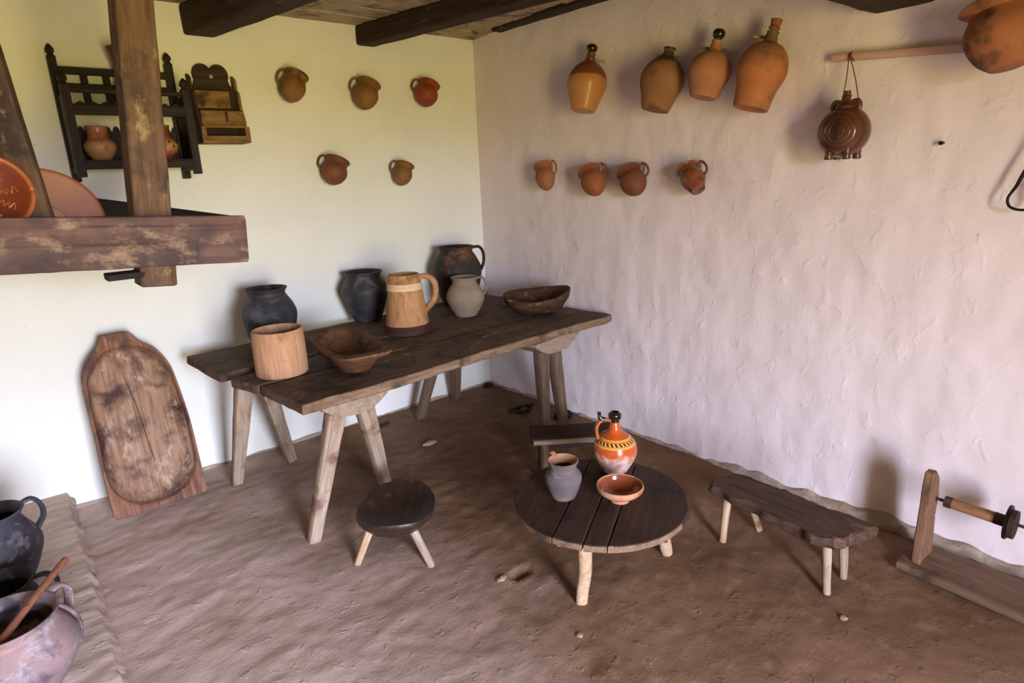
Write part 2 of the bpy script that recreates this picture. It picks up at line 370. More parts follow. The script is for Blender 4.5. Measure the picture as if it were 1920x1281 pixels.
def tube(name, path, rad, mat, parent=None, **kw):
    v, f = tube_mesh(path, rad, **kw); return link(name, v, f, mat, parent, auto=60)
def stick(name, p0, p1, w0, w1, mat, parent=None, t0=None, t1=None, up=(0, 0, 1), n=10, jit=0.0, sq=5.0, seg=12, bend=0.0, seed=None, base=(0, 0, 0)):
    """worn stick or plank from p0 to p1, superellipse section (sq large = squarer), X runs along it"""
    if seed is None: seed = random.random() * 50
    p0 = Vector(p0) - Vector(base); p1 = Vector(p1) - Vector(base)
    m, L = xframe(p0, p1, up)
    t0 = w0 if t0 is None else t0; t1 = w1 if t1 is None else t1
    rings = []
    st = [0.0, min(0.004, L * 0.02)] + [L * (i + 0.5) / n for i in range(n)] + [L - min(0.004, L * 0.02), L]
    for j, x in enumerate(st):
        f = x / L; w = (w0 + (w1 - w0) * f) / 2; t = (t0 + (t1 - t0) * f) / 2
        if j in (0, len(st) - 1): w *= 0.9; t *= 0.9
        ring = []
        for k in range(seg):
            a = 2 * PI * (k + 0.5) / seg; c, s = math.cos(a), math.sin(a)
            e = 2.0 / sq
            y = math.copysign(abs(c) ** e, c) * w; z = math.copysign(abs(s) ** e, s) * t
            d = 1 + (jit * nz((x, y * 3, z * 3), 9, seed) if jit else 0)
            ring.append((x, y * d, z * d + bend * math.sin(PI * f)))
        rings.append(ring)
    v, f = rings_mesh(rings)
    return link(name, v, f, mat, parent, m, auto=42)
def edge_mat(o, mat, test):
    o.data.materials.append(MT[mat])
    for p in o.data.polygons:
        if test(p.normal): p.material_index = 1
    return o
def prism(name, poly, th, mat, parent=None, mtx=None, bev=0.003, jit=0.0, seed=3.0, sub=0.0):
    """flat outline poly (local xy) extruded to thickness th along z, bevelled edges"""
    if sub:
        q = []
        for i in range(len(poly)):
            a = Vector(poly[i]); b = Vector(poly[(i + 1) % len(poly)]); k = max(1, int((b - a).length / sub))
            q += [tuple(a + (b - a) * (j / k)) for j in range(k)]
        poly = q
    n = len(poly); P = [Vector(p) for p in poly]
    area = sum(P[i].x * P[(i + 1) % n].y - P[(i + 1) % n].x * P[i].y for i in range(n))
    sg = 1 if area > 0 else -1
    ins = []
    for i in range(n):
        e1 = (P[i] - P[i - 1]); e2 = (P[(i + 1) % n] - P[i])
        n1 = Vector((-e1.y, e1.x)).normalized() if e1.length > 1e-9 else Vector((0, 0)); n2 = Vector((-e2.y, e2.x)).normalized() if e2.length > 1e-9 else n1
        nn = (n1 + n2); nn = nn.normalized() if nn.length > 1e-6 else n1
        ins.append(P[i] + nn * (bev * sg))
    def J(p, z):
        if not jit: return (p.x, p.y, z)
        d = Vector((nz((p.x, p.y, z), 16, seed), nz((p.x, p.y, z), 16, seed + 9), nz((p.x, p.y, z), 16, seed + 20) * 0.5)) * jit
        return (p.x + d.x, p.y + d.y, z + d.z)
    rings = [[J(p, 0) for p in ins], [J(p, bev) for p in P], [J(p, th - bev) for p in P], [J(p, th) for p in ins]]
    v, f = rings_mesh(rings)
    return link(name, v, f, mat, parent, mtx, auto=35)
def box(name, lo, hi, mat, parent=None, bev=0.003, along='x', base=(0, 0, 0), jit=0.0):
    lo = Vector(lo) - Vector(base); hi = Vector(hi) - Vector(base); d = hi - lo; c = (lo + hi) / 2
    if along == 'x': m = Matrix.Identity(3); L, W, T = d.x, d.y, d.z
    elif along == 'y': m = Matrix(((0, -1, 0), (1, 0, 0), (0, 0, 1))); L, W, T = d.y, d.x, d.z
    else: m = Matrix(((0, 0, -1), (0, 1, 0), (1, 0, 0))); L, W, T = d.z, d.y, d.x
    m = m.to_4x4(); m.translation = c
    P = [(-L / 2, -W / 2), (L / 2, -W / 2), (L / 2, W / 2), (-L / 2, W / 2)]
    mm = m @ Matrix.Translation((0, 0, -T / 2))
    return prism(name, P, T, mat, parent, mm, bev, jit, random.random() * 40, 0.03 if jit else 0)
def grid(name, nu, nv, fn, mat, parent=None):
    V = [fn(i / nu, j / nv) for j in range(nv + 1) for i in range(nu + 1)]
    F = [(j * (nu + 1) + i, j * (nu + 1) + i + 1, (j + 1) * (nu + 1) + i + 1, (j + 1) * (nu + 1) + i) for j in range(nv) for i in range(nu)]
    return link(name, V, F, mat, parent)
def struct(o): o['kind'] = 'structure'; return o

# ------------------------------------------------------------------ room shell
X0, Y0, ZC = -4.3, -5.4, 2.45
def fz(x, y):
    h = 0.014 * nz((x, y * 1.5, 0), 2.1, 4) + 0.005 * nz((x * 0.9 + y * 0.3, y * 1.3 - x * 0.3, 0), 4.3, 11)
    r = nz((x * 0.6 + y * 0.4, y * 1.6 - x * 0.4, 0), 9.0, 2)
    h += 0.0035 * max(0.0, r) + 0.0035 * nz((x, y, 0), 19, 8)
    d = math.hypot((x + 1.38) / 0.06, (y + 1.95) / 0.035) * (1 + 0.35 * nz((x, y, 0), 22, 3))                      # small pit in the floor
    if d < 1.4: h -= 0.020 * max(0, 1 - d * d) - 0.005 * math.exp(-((d - 1.05) / 0.25) ** 2)
    edge = min(1.0, -y / 0.25 + 0.15, -x / 0.25 + 0.15)
    return (h - 0.010) * max(0.2, edge)
def floor_fn(u, v):
    x = X0 + (0.05 - X0) * u; y = Y0 + (0.05 - Y0) * v
    return (x, y, fz(x, y))
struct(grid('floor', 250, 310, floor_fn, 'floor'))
def wl_fn(u, v):
    x = X0 - 0.05 + (0.12 - X0) * u; z = -0.1 + 2.6 * v
    d = 0.016 * nz((x, z, 0), 1.3, 3) + 0.007 * nz((x, z, 0), 4.5, 6) + 0.0025 * nz((x, z, 0), 13, 1)
    d *= min(1, -x / 0.3) if x < 0 else 0
    return (x, 0.012 - abs(d) * 0.2 + d * 0.8, z)
struct(grid('wall_left', 150, 90, wl_fn, 'wall_left'))
def wr_fn(u, v):
    y = Y0 - 0.05 + (0.12 - Y0) * u; z = -0.1 + 2.6 * v
    k = min(1, -y / 0.3) if y < 0 else 0
    d = 0.016 * nz((y, z, 5), 1.2, 13) + 0.009 * nz((y * 1.3, z * 0.7, 0), 5.0, 16) + 0.0045 * nz((y * 1.5, z * 0.8, 0), 12, 21)
    return (0.012 + d * 0.8 * k, y, z)
struct(grid('wall_right', 260, 130, wr_fn, 'wall_right'))
struct(box('wall_front', (X0 - 0.12, Y0 - 0.1, -0.1), (X0, 0.1, 2.55), 'wall_dark', bev=0.01))
# back wall with the open doorway that lights the room
dl, dr = DOOR_X - DOOR_W / 2, DOOR_X + DOOR_W / 2
bw = bpy.data.objects.new('wall_back', None); col.objects.link(bw); struct(bw)
box('wall_panel', (X0 - 0.1, Y0 - 0.35, -0.1), (dl, Y0 + 0.10, 2.55), 'wall_dark', bw, bev=0.01)
box('wall_panel', (dr, Y0 - 0.35, -0.1), (0.1, Y0 + 0.10, 2.55), 'wall_dark', bw, bev=0.01)
box('wall_panel', (dl, Y0 - 0.35, DOOR_H), (dr, Y0 + 0.10, 2.55), 'wall_dark', bw, bev=0.01)
box('door_threshold', (dl, Y0 - 0.35, -0.1), (dr, Y0 + 0.10, 0.03), 'post', bw, bev=0.01)
# ceiling: grey boards laid across the beams
ce = bpy.data.objects.new('ceiling', None); col.objects.link(ce); struct(ce)
y = 0.03; k = 0
while y > Y0 - 0.1:
    w = random.uniform(0.17, 0.27); dz = random.uniform(-0.008, 0.008)
    box('board', (X0 - 0.1, y - w + 0.006, ZC + dz), (0.06, y, ZC + 0.05 + dz), 'ceil', ce, bev=0.006, jit=0.006)
    y -= w; k += 1
struct(box('ceiling_cover', (X0 - 0.1, Y0 - 0.1, ZC + 0.07), (0.1, 0.1, ZC + 0.12), 'hood_dark'))
bpy.data.objects['ceiling_cover'].parent = ce
# joists entering the left wall, girder entering the right wall
bd = Vector((-0.19, 0.982, 0)).normalized()
def joist(cx, w, zb, label, seed):
    p1 = Vector((cx, 0.06, 0)); p0 = p1 - bd * 5.6
    h = ZC - 0.004 - zb
    o = stick('ceiling_beam', p0 + Vector((0, 0, zb + h / 2)), p1 + Vector((0, 0, zb + h / 2)), w, w, 'beam', None, h, h, n=60, jit=0.06, sq=9, seg=24, seed=seed)
    return tag(o, label, 'beam', 'dark ceiling beams')
joist(-1.735, 0.155, 2.30, 'sooty dark ceiling beam over the small box on the left wall', 5)
joist(-0.80, 0.125, 2.335, 'sooty dark ceiling beam nearest the corner of the two walls', 9)
g = stick('ceiling_girder', (X0, -2.62, 2.205), (0.05, -2.635, 2.205), 0.25, 0.25, 'beam', None, 0.23, 0.23, n=50, jit=0.05, sq=9, seg=24, seed=2)
tag(g, 'massive brown girder underside above the hanging bar, top right', 'beam')
# dark wood strip where the ceiling meets the right wall
s = stick('wall_plate', (-0.03, -0.30, 2.445), (-0.05, -2.5, 2.44), 0.08, 0.16, 'beam', None, 0.03, 0.06, n=40, jit=0.15, sq=5, seed=4)
tag(s, 'rough dark wall plate along the top of the right wall', 'beam')
# crumbling ledge at the foot of the right wall
def ledge_fn(u, v):
    y = 0.0 - 5.3 * u
    w = 0.020 + 0.022 * (nz((y, 0, 0), 2.2, 3) + 0.7 * nz((y, 0, 0), 9, 5)) + 0.030 * min(1, max(0, (-y - 1.8)))
    h = 0.014 + 0.022 * nz((y, 1, 0), 3.0, 8) + 0.022 * nz((y, 1, 0), 13, 8) + 0.022 * min(1, max(0, (-y - 2.0)))
    a = v * PI / 2
    j = 1 + 0.5 * nz((y, v, 0), 17, 4)
    return (0.015 - w * j * math.cos(a), y, -0.02 + (h + 0.02) * math.sin(a) ** 0.7)
struct(grid('baseboard_right', 420, 8, ledge_fn, 'ledge'))
def ledge2_fn(u, v):
    x = -0.0 - 2.7 * u
    w = 0.018 + 0.018 * nz((x, 0, 0), 3, 30); h = 0.012 + 0.014 * nz((x, 1, 0), 5.0, 38)
    a = v * PI / 2
    return (x, 0.015 - w * math.cos(a), -0.015 + (h + 0.015) * math.sin(a))
struct(grid('baseboard_left', 180, 5, ledge2_fn, 'ledge'))

# ------------------------------------------------------------------ hearth platform (bottom left)
def hearth_fn(u, v):
    # v runs across: 0 = foot of the right face, .12 = top edge, 1 = far left
    y = 0.02 - 3.2 * u
    e = -2.705 + 0.016 * nz((y, 0, 0), 4, 1) + 0.005 * nz((y, 0, 0), 15, 2)
    if v <= 0.06: x, z = e + 0.012, -0.04 + 0.11 * (v / 0.06)
    elif v <= 0.12: x, z = e - 0.01 * ((v - 0.06) / 0.06), 0.07 + 0.03 * ((v - 0.06) / 0.06)
    else: x = e - 0.01 + (X0 - e) * ((v - 0.12) / 0.88); z = 0.1
    r = nz((x * 0.7, y * 2.2, 0), 6, 7)
    z += (0.004 * r + 0.004 * nz((x, y * 1.5, 0), 15, 9) - 0.002) * min(1, v / 0.12)
    x += 0.006 * nz((x, y, z), 20, 3)
    return (x, y, z)
h = grid('hearth_platform', 200, 90, hearth_fn, 'hearth')
tag(h, 'low rough clay hearth platform carrying the cooking pots', 'hearth')

# ------------------------------------------------------------------ hood frame (top left)
hb = Vector((-2.4, -1.55, 1.4))
hood = thing('hearth_hood', 'heavy sooty timber frame of the hearth hood with upright post', 'hood', hb)
stick('front_beam', (-3.45, -1.575, 1.475), (-2.137, -1.575, 1.391), 0.05, 0.05, 'hood', hood, 0.143, 0.145, n=30, jit=0.03, sq=14, seg=24, base=hb, seed=1)
stick('side_board', (-2.165, -1.56, 1.39), (-2.385, 0.0, 1.465), 0.035, 0.035, 'hood_dark', hood, 0.145, 0.145, n=14, sq=14, seg=20, base=hb)
stick('post', (-2.392, -1.485, 1.27), (-2.287, -1.485, 2.46), 0.10, 0.098, 'post', hood, 0.11, 0.11, up=(0, -1, 0), n=24, jit=0.05, sq=12, seg=24, base=hb, seed=8)
stick('support_plank', (-2.695, -1.40, 1.43), (-2.775, -1.35, 2.46), 0.20, 0.22, 'post', hood, 0.035, 0.035, up=(-0.42, -0.9, 0), n=16, jit=0.03, sq=14, seg=20, base=hb)
stick('cross_rail', (-2.52, -1.50, 1.312), (-2.40, -1.50, 1.312), 0.08, 0.08, 'hood_dark', hood, 0.02, 0.02, n=4, sq=8, base=hb)
stick('back_rail', (-3.4, -0.03, 1.49), (-2.39, -0.03, 1.47), 0.035, 0.035, 'hood_dark', hood, 0.12, 0.12, n=8, sq=12, base=hb)

# ------------------------------------------------------------------ long trestle table
Z = 0.73
tb = Vector((-1.05, -0.75, 0))
table = thing('trestle_table', 'long weathered plank table on half-log trestles against the left wall', 'table', tb)
def tplank(poly, seed, mat='tabletop', dz=0.0):
    ang = math.atan2(0.13, 1.94)
    R = Matrix.Rotation(ang, 4, 'Z')
    q = [R.inverted() @ Vector((x - tb.x, y - tb.y, 0)) for x, y in poly]
    m = R.copy(); m.translation = Vector((0, 0, Z - 0.042 + dz))
    return prism('plank', [(a.x, a.y) for a in q], 0.042, mat, table, m, 0.005, 0.007, seed, 0.04)
tplank([(-2.107, -0.236), (-2.10, -0.48), (-2.08, -0.70), (-1.6, -0.715), (-0.13, -0.58), (-0.08, -0.36), (-0.1, -0.10), (-1.1, -0.17)], 1)
tplank([(-2.062, -0.815), (-2.01, -1.01), (-0.9, -0.955), (-0.06, -0.885), (-0.10, -0.60), (-1.5, -0.72), (-1.95, -0.785)], 2)
front = tplank([(-2.005, -1.035), (-1.985, -1.22), (-1.968, -1.395), (-1.55, -1.385), (-1.0, -1.325), (-0.5, -1.29), (-0.10, -1.285), (-0.03, -1.26), (-0.045, -1.19), (-0.06, -0.905), (-0.9, -0.975)], 3, dz=0.002)
edge_mat(front, 'wornlitedge', lambda n_: n_.y < -0.5)
def halflog(pb, pf, hw, dep, seed):
    pb = Vector(pb); pf = Vector(pf); L = (pf - pb).length
    prof = [(-hw, 0), (-hw * 0.98, -0.018), (-hw * 0.72, -dep * 0.62), (-hw * 0.4, -dep * 0.93), (0, -dep), (hw * 0.4, -dep * 0.93), (hw * 0.72, -dep * 0.62), (hw * 0.98, -0.018), (hw, 0)]
    d = (pf - pb).normalized(); side = d.cross(Vector((0, 0, 1)))
    m = Matrix((d, -side, Vector((0, 0, 1)))).transposed().to_4x4(); m.translation = pb - tb
    rings = []
    for i in range(13):
        x = L * i / 12
        rings.append([(x, y * (1 + 0.05 * nz((x, y, z), 7, seed)), z * (1 + 0.10 * nz((x, y, z), 8, seed))) for y, z in prof])
    v, f = rings_mesh(rings)
    return link('trestle_log', v, f, 'tableedge', table, m, auto=40)
halflog((-1.87, -0.30, 0.688), (-1.70, -1.325, 0.688), 0.18, 0.085, 3)
halflog((-0.66, -0.24, 0.688), (-0.49, -1.28, 0.688), 0.20, 0.085, 6)
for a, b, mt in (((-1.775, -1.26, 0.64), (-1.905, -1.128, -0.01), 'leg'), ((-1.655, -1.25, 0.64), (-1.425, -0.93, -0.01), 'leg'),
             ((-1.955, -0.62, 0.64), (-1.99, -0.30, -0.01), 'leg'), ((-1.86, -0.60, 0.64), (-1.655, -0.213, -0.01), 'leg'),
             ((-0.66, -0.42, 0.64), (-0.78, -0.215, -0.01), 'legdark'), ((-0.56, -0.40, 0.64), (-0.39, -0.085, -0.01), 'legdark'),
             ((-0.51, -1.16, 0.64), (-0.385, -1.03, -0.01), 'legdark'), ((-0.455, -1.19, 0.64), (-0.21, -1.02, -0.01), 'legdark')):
    stick('leg', a, b, 0.085, 0.055, mt, table, 0.07, 0.05, up=(0, -1, 0.2), n=10, jit=0.06, sq=5, base=tb)

# ------------------------------------------------------------------ vessels
def handle(parent, pts, w, flat, mat, name='handle'):
    v, f = tube_mesh([(x, 0, z) for x, z in pts], w, seg=12, flat=flat, side=(0, 1, 0), n=5)
    return link(name, v, f, mat, parent, auto=60)
def pot(name, label, cat, base, outer, mat, th=0.008, rot=0.0, mtx=None, group=None, inner=None):
    m = mtx if mtx is not None else (Matrix.Translation(base) @ Matrix.Rotation(rot, 4, 'Z'))
    t = thing(name, label, cat, mtx=m, group=group)
    if inner is None:
        v, f = lathe_mesh(vessel(outer, th), 44); b = link('body', v, f, mat, t, auto=50)
    else:
        prof = vessel(outer, th); o = catmull(outer, 5); k = 1 + len(o) + 1
        v, f = lathe_mesh(prof, 44); b = link('body', v, f, mat, t, auto=50)
        b.data.materials.append(MT[inner])
        n = 44
        for p in b.data.polygons:
            if len(p.vertices) == 4 and min(p.vertices) // n >= k - 1: p.material_index = 1
    return t
Z += 0.003
RIGHT = math.radians(-41)    # handle pointing to the viewer's right
# black pot, far left of the table
pot('clay_pot', 'squat black clay pot behind the wooden cylinder on the long table', 'pot', (-1.72, -0.40, Z),
    [(0.080, 0), (0.112, 0.06), (0.138, 0.16), (0.128, 0.215), (0.100, 0.265), (0.092, 0.285), (0.106, 0.308)], 'pot_black', 0.009)
# stave cylinder
t = thing('wooden_cylinder', 'plain tan wooden hollow cylinder standing at the table front left', 'container', (-1.862, -0.912, Z))
pr = [(0, 0), (0.108, 0), (0.112, 0.004), (0.113, 0.05), (0.112, 0.15), (0.109, 0.200), (0.106, 0.204), (0.100, 0.204), (0.097, 0.198), (0.098, 0.02), (0, 0.016)]
v, f = lathe_mesh(pr, 48); b = link('wall', v, f, None, t, Matrix.Rotation(PI / 2, 4, 'Y') @ Matrix.Identity(4), auto=40)
for vv in b.data.vertices: x_, y_, z_ = vv.co; vv.co = (-z_, y_, x_)
b.data.materials.append(MT['cyl'])
pot('clay_pot', 'tall dark clay pot just left of the wooden tankard', 'pot', (-1.075, -0.21, Z),
    [(0.082, 0), (0.105, 0.06), (0.138, 0.165), (0.134, 0.205), (0.110, 0.248), (0.100, 0.268), (0.114, 0.294)], 'pot_black', 0.009)
# staved tankard
t = thing('wooden_tankard', 'tall orange wooden tankard with pale hoop and curved handle', 'tankard', mtx=Matrix.Translation((-1.068, -0.677, Z)) @ Matrix.Rotation(RIGHT, 4, 'Z'))
pr = [(0, 0.01), (0.122, 0.01), (0.124, 0.014), (0.084, 0.318), (0.081, 0.322), (0.074, 0.322), (0.072, 0.316), (0.108, 0.03), (0, 0.03)]
v, f = lathe_mesh(pr, 48)
b = link('staves', [(-z_, y_, x_) for x_, y_, z_ in v], f, 'tan', t, Matrix.Rotation(PI / 2, 4, 'Y'), auto=40)
def hoop(z0, z1, r0, r1, mat, th=0.005):
    v, f = lathe_mesh([(r0, z0), (r0 + th, z0 + 0.001), (r1 + th, z1 - 0.001), (r1, z1), (r1 - 0.004, z1), (r0 - 0.004, z0)], 48)
    n = 48; f = [q for q in f if len(q) == 4] + [(k, (k + 1) % n, 5 * n + (k + 1) % n, 5 * n + k) for k in range(n)]
    return link('hoop', v, f, mat, t, auto=40)
hoop(0.238, 0.276, 0.0945, 0.0895, 'hoop'); hoop(0.0, 0.048, 0.1265, 0.120, 'hoopdark')
handle(t, [(0.075, 0.300), (0.125, 0.305), (0.165, 0.270), (0.165, 0.20), (0.135, 0.145), (0.100, 0.11)], [0.017, 0.018, 0.019, 0.019, 0.019, 0.016], 0.9, 'tan')
# dark jug in the corner
t = pot('clay_jug', 'large brown-black jug with handle in the room corner on the table', 'jug', (-0.43, -0.27, Z),
    [(0.10, 0), (0.13, 0.07), (0.160, 0.20), (0.156, 0.255), (0.122, 0.325), (0.106, 0.348), (0.118, 0.38)], 'pot_blackjug', 0.009, rot=RIGHT)
handle(t, [(0.108, 0.372), (0.150, 0.375), (0.176, 0.34), (0.178, 0.28), (0.158, 0.225)], [0.02, 0.022, 0.022, 0.022, 0.024], 0.45, 'pot_blackjug')
t = pot('clay_jug', 'small grey-tan jug in front of the brown-black jug', 'jug', (-0.612, -0.60, Z),
    [(0.063, 0), (0.094, 0.05), (0.116, 0.108), (0.104, 0.155), (0.079, 0.192), (0.071, 0.210), (0.083, 0.236)], 'jug_grey', 0.007, rot=RIGHT)
handle(t, [(0.072, 0.225), (0.105, 0.232), (0.128, 0.20), (0.130, 0.165), (0.115, 0.13)], [0.015, 0.016, 0.016, 0.016, 0.017], 0.45, 'jug_grey')

# carved rectangular trough
def supell(a, b, p, n=48):
    out = []
    for k in range(n):
        t = 2 * PI * (k + 0.5) / n; c, s = math.cos(t), math.sin(t)
        out.append((math.copysign(abs(c) ** (2 / p), c) * a, math.copysign(abs(s) ** (2 / p), s) * b))
    return out
def trough(name, label, cat, mtx, specs, mat, wob=0.0, seed=1.0, shape=None):
    rings = []
    for a, b, p, z in specs:
        ring = []
        for x, y in supell(a, b, p):
            zz = z
            if shape: x, y, zz = shape(x, y, z)
            if wob: d = wob * nz((x, y, zz), 10, seed); x *= 1 + d * 6; y *= 1 + d * 6; zz += d * 0.6
            ring.append((x, y, zz))
        rings.append(ring)
    v, f = rings_mesh(rings)
    o = link(name, v, f, mat, None, mtx, auto=45)
    return tag(o, label, cat)
Z += 0.004
m, _ = xframe((-1.612, -1.06, Z), (-1.545, -0.48, Z))
trough('dough_trough', 'rectangular brown carved trough beside the wooden cylinder on the table', 'trough', m,
       [(0.13, 0.055, 2.5, 0.0), (0.17, 0.075, 2.6, 0.012), (0.235, 0.105, 3.2, 0.075), (0.290, 0.128, 4.5, 0.098), (0.300, 0.132, 5, 0.108), (0.296, 0.129, 5, 0.116), (0.25, 0.110, 4, 0.116), (0.24, 0.103, 4, 0.110), (0.19, 0.075, 3, 0.045), (0.14, 0.05, 2.6, 0.026)], 'trough', 0.004)
m, _ = xframe((-0.30, -0.915, Z + 0.008), (0.30, -1.50, Z + 0.008))
m = m @ Matrix.Rotation(math.radians(-4), 4, 'Y')
def crooked(x, y, z):
    if z > 0.04: z += 0.022 * (x / 0.2) ** 2 - 0.02 * max(0, -y / 0.15) * (1 if y < 0 else 0) + 0.02 * max(0, y / 0.15)
    return x, y, z
trough('carved_bowl', 'crooked dark carved wooden bowl at the right end of the table', 'bowl', m,
       [(0.08, 0.06, 2, 0.0), (0.14, 0.10, 2, 0.012), (0.19, 0.140, 2.1, 0.06), (0.200, 0.150, 2.2, 0.098), (0.194, 0.146, 2.2, 0.106), (0.176, 0.128, 2.2, 0.104), (0.168, 0.118, 2.2, 0.092), (0.14, 0.09, 2, 0.05), (0.09, 0.05, 2, 0.03)], 'rbowl', 0.008, 5, crooked)

# ------------------------------------------------------------------ dough tray leaning on the left wall
A = Vector((-2.35, -0.262, 0.004)); B = Vector((-2.353, -0.045, 0.862)); vv_ = (B - A).normalized(); uu = Vector((1, 0, 0)); nn = uu.cross(vv_)
# local x = up the tray (grain), local y = across, z = out of the face towards the room
mt = Matrix((vv_, -uu, nn)).transposed().to_4x4()
mt = Matrix((vv_, Vector((-1, 0, 0)), Vector(vv_).cross(Vector((-1, 0, 0))))).transposed().to_4x4(); mt.translation = A
assert mt.to_3x3().col[2].y < 0 or True
out = [(-0.091, 0.888), (0.031, 0.887), (0.052, 0.855), (0.075, 0.828), (0.127, 0.787), (0.166, 0.716), (0.187, 0.631), (0.206, 0.40), (0.208, 0.2), (0.205, 0.04), (0.198, 0.0), (0.0, 0.0), (-0.196, 0.0), (-0.211, 0.035), (-0.214, 0.15), (-0.209, 0.417), (-0.206, 0.651), (-0.183, 0.745), (-0.149, 0.796), (-0.112, 0.838)]
inn = [(-0.03, 0.822), (0.021, 0.823), (0.055, 0.812), (0.09, 0.795), (0.135, 0.757), (0.165, 0.69), (0.181, 0.60), (0.195, 0.42), (0.196, 0.22), (0.172, 0.118), (0.10, 0.044), (0.0, 0.022), (-0.114, 0.043), (-0.184, 0.121), (-0.203, 0.224), (-0.198, 0.44), (-0.188, 0.66), (-0.160, 0.74), (-0.12, 0.785), (-0.08, 0.812)]
def resample(poly, n):
    P = [Vector(p) for p in poly] + [Vector(poly[0])]
    C_ = catmull([tuple(p) for p in P], 4); P = [Vector(p) for p in C_]
    acc = [0]
    for i in range(1, len(P)): acc.append(acc[-1] + (P[i] - P[i - 1]).length)
    res = []; j = 0
    for k in range(n):
        d = acc[-1] * k / n
        while acc[j + 1] < d: j += 1
        f_ = (d - acc[j]) / max(1e-9, acc[j + 1] - acc[j]); res.append(P[j].lerp(P[j + 1], f_))
    return res
po_, pi_ = resample(out, 96), resample(inn, 96)
cc = Vector((-0.005, 0.43))
def sc(P, k, kz=1.0): return [cc + Vector(((p.x - cc.x) * k, (p.y - cc.y) * k)) for p in P]
rs = []
for P, z in ((sc(pi_, 0.62), 0.0), (sc(pi_, 0.80), 0.010), (sc(po_, 0.985), 0.070), (po_, 0.076), (po_, 0.100), (sc(po_, 0.994), 0.104), (sc(pi_, 1.004), 0.104), (sc(pi_, 0.992), 0.100), (sc(pi_, 0.965), 0.074), (sc(pi_, 0.91), 0.046), (sc(pi_, 0.82), 0.028), (sc(pi_, 0.6), 0.020), (sc(pi_, 0.3), 0.018), (sc(pi_, 0.1), 0.018)):
    rs.append([(p.y, -p.x, z) for p in P])
v, f = rings_mesh(rs)
tr = link('dough_tray', v, f, 'tray', None, mt @ Matrix.Translation((0, 0, -0.03)), auto=50)
tr.data.materials.append(MT['trayshade'])
n = 96
for p in tr.data.polygons:
    if len(p.vertices) == 4 and min(p.vertices) // n in range(1, 8): p.material_index = 1  # rim and sides darker: rim shading painted into the wood colour
ck = tube('crack', [(0.10, -0.030, 0.0185), (0.30, -0.012, 0.019), (0.50, 0.000, 0.019), (0.70, 0.030, 0.024)], [0.0022, 0.0016, 0.0016, 0.0008], 'scrap', tr, seg=6, flat=0.4, side=(0, 1, 0))
tag(tr, 'long worn wooden dough tray leaning upright against the left wall', 'tray')

# ------------------------------------------------------------------ round low table
rc = Vector((-1.148, -2.176, 0)); RZt = 0.335; RR = 0.333
rt = thing('round_table', 'low round dark plank table with pale legs', 'table', rc)
ad = math.atan2(0.51, 0.86); Rm = Matrix.Rotation(ad, 4, 'Z')
cuts = [-RR, -0.089, -0.007, 0.104, RR]           # across the planks (local y up)
for i in range(4):
    y0, y1 = cuts[i] + (0.0022 if i else 0.0), cuts[i + 1] - (0.0022 if i < 3 else 0.0)
    ys = [y0 + (y1 - y0) * k / 14 for k in range(15)]
    def hx(y): return math.sqrt(max(0.0, RR * RR - y * y))
    poly = [(hx(y) * (1 + 0.012 * nz((y, 1, i), 9, 2)), y) for y in ys] + [(-hx(y) * (1 + 0.012 * nz((y, 5, i), 9, 6)), y) for y in ys[::-1]]
    q = []
    for p in poly:
        if not q or (Vector(p) - Vector(q[-1])).length > 0.004: q.append(p)
    if (Vector(q[0]) - Vector(q[-1])).length < 0.004: q.pop()
    mm = Rm.copy(); mm.translation = Vector((0, 0, RZt - 0.028 + random.uniform(-0.001, 0.001)))
    edge_mat(prism('plank', q, 0.028, 'roundtop', rt, mm, 0.003, 0.002, i + 2, 0.05), 'wornlitedge', lambda n_: abs(n_.z) < 0.6 and abs(n_.x) > 0.2)
for q in (-0.14, 0.15):
    a = Rm @ Vector((q, -0.27, 0.292)); b = Rm @ Vector((q, 0.27, 0.292))
    stick('batten', a, b, 0.05, 0.05, 'lowbench', rt, 0.026, 0.026, n=6)
def curvedleg(pts, w, mat, par, base, name='leg'):
    v, f = tube_mesh([Vector(p) - Vector(base) for p in pts], w, seg=10, flat=0.7, side=(0.8, -0.6, 0), n=4)
    return link(name, v, f, mat, par, auto=50)
curvedleg([(-1.365, -2.300, 0.312), (-1.355, -2.290, 0.24), (-1.330, -2.265, 0.13), (-1.332, -2.253, 0.05), (-1.335, -2.25, -0.01)], [0.027, 0.026, 0.025, 0.024, 0.022], 'paleleg', rt, rc)
curvedleg([(-0.93, -2.295, 0.312), (-0.905, -2.29, 0.22), (-0.88, -2.28, 0.10), (-0.86, -2.277, 0.03), (-0.845, -2.276, -0.01)], [0.027, 0.026, 0.025, 0.026, 0.022], 'paleleg', rt, rc)
curvedleg([(-1.13, -1.99, 0.312), (-1.13, -1.96, 0.2), (-1.12, -1.93, 0.1), (-1.12, -1.92, -0.01)], [0.027, 0.026, 0.025, 0.022], 'paleleg', rt, rc)
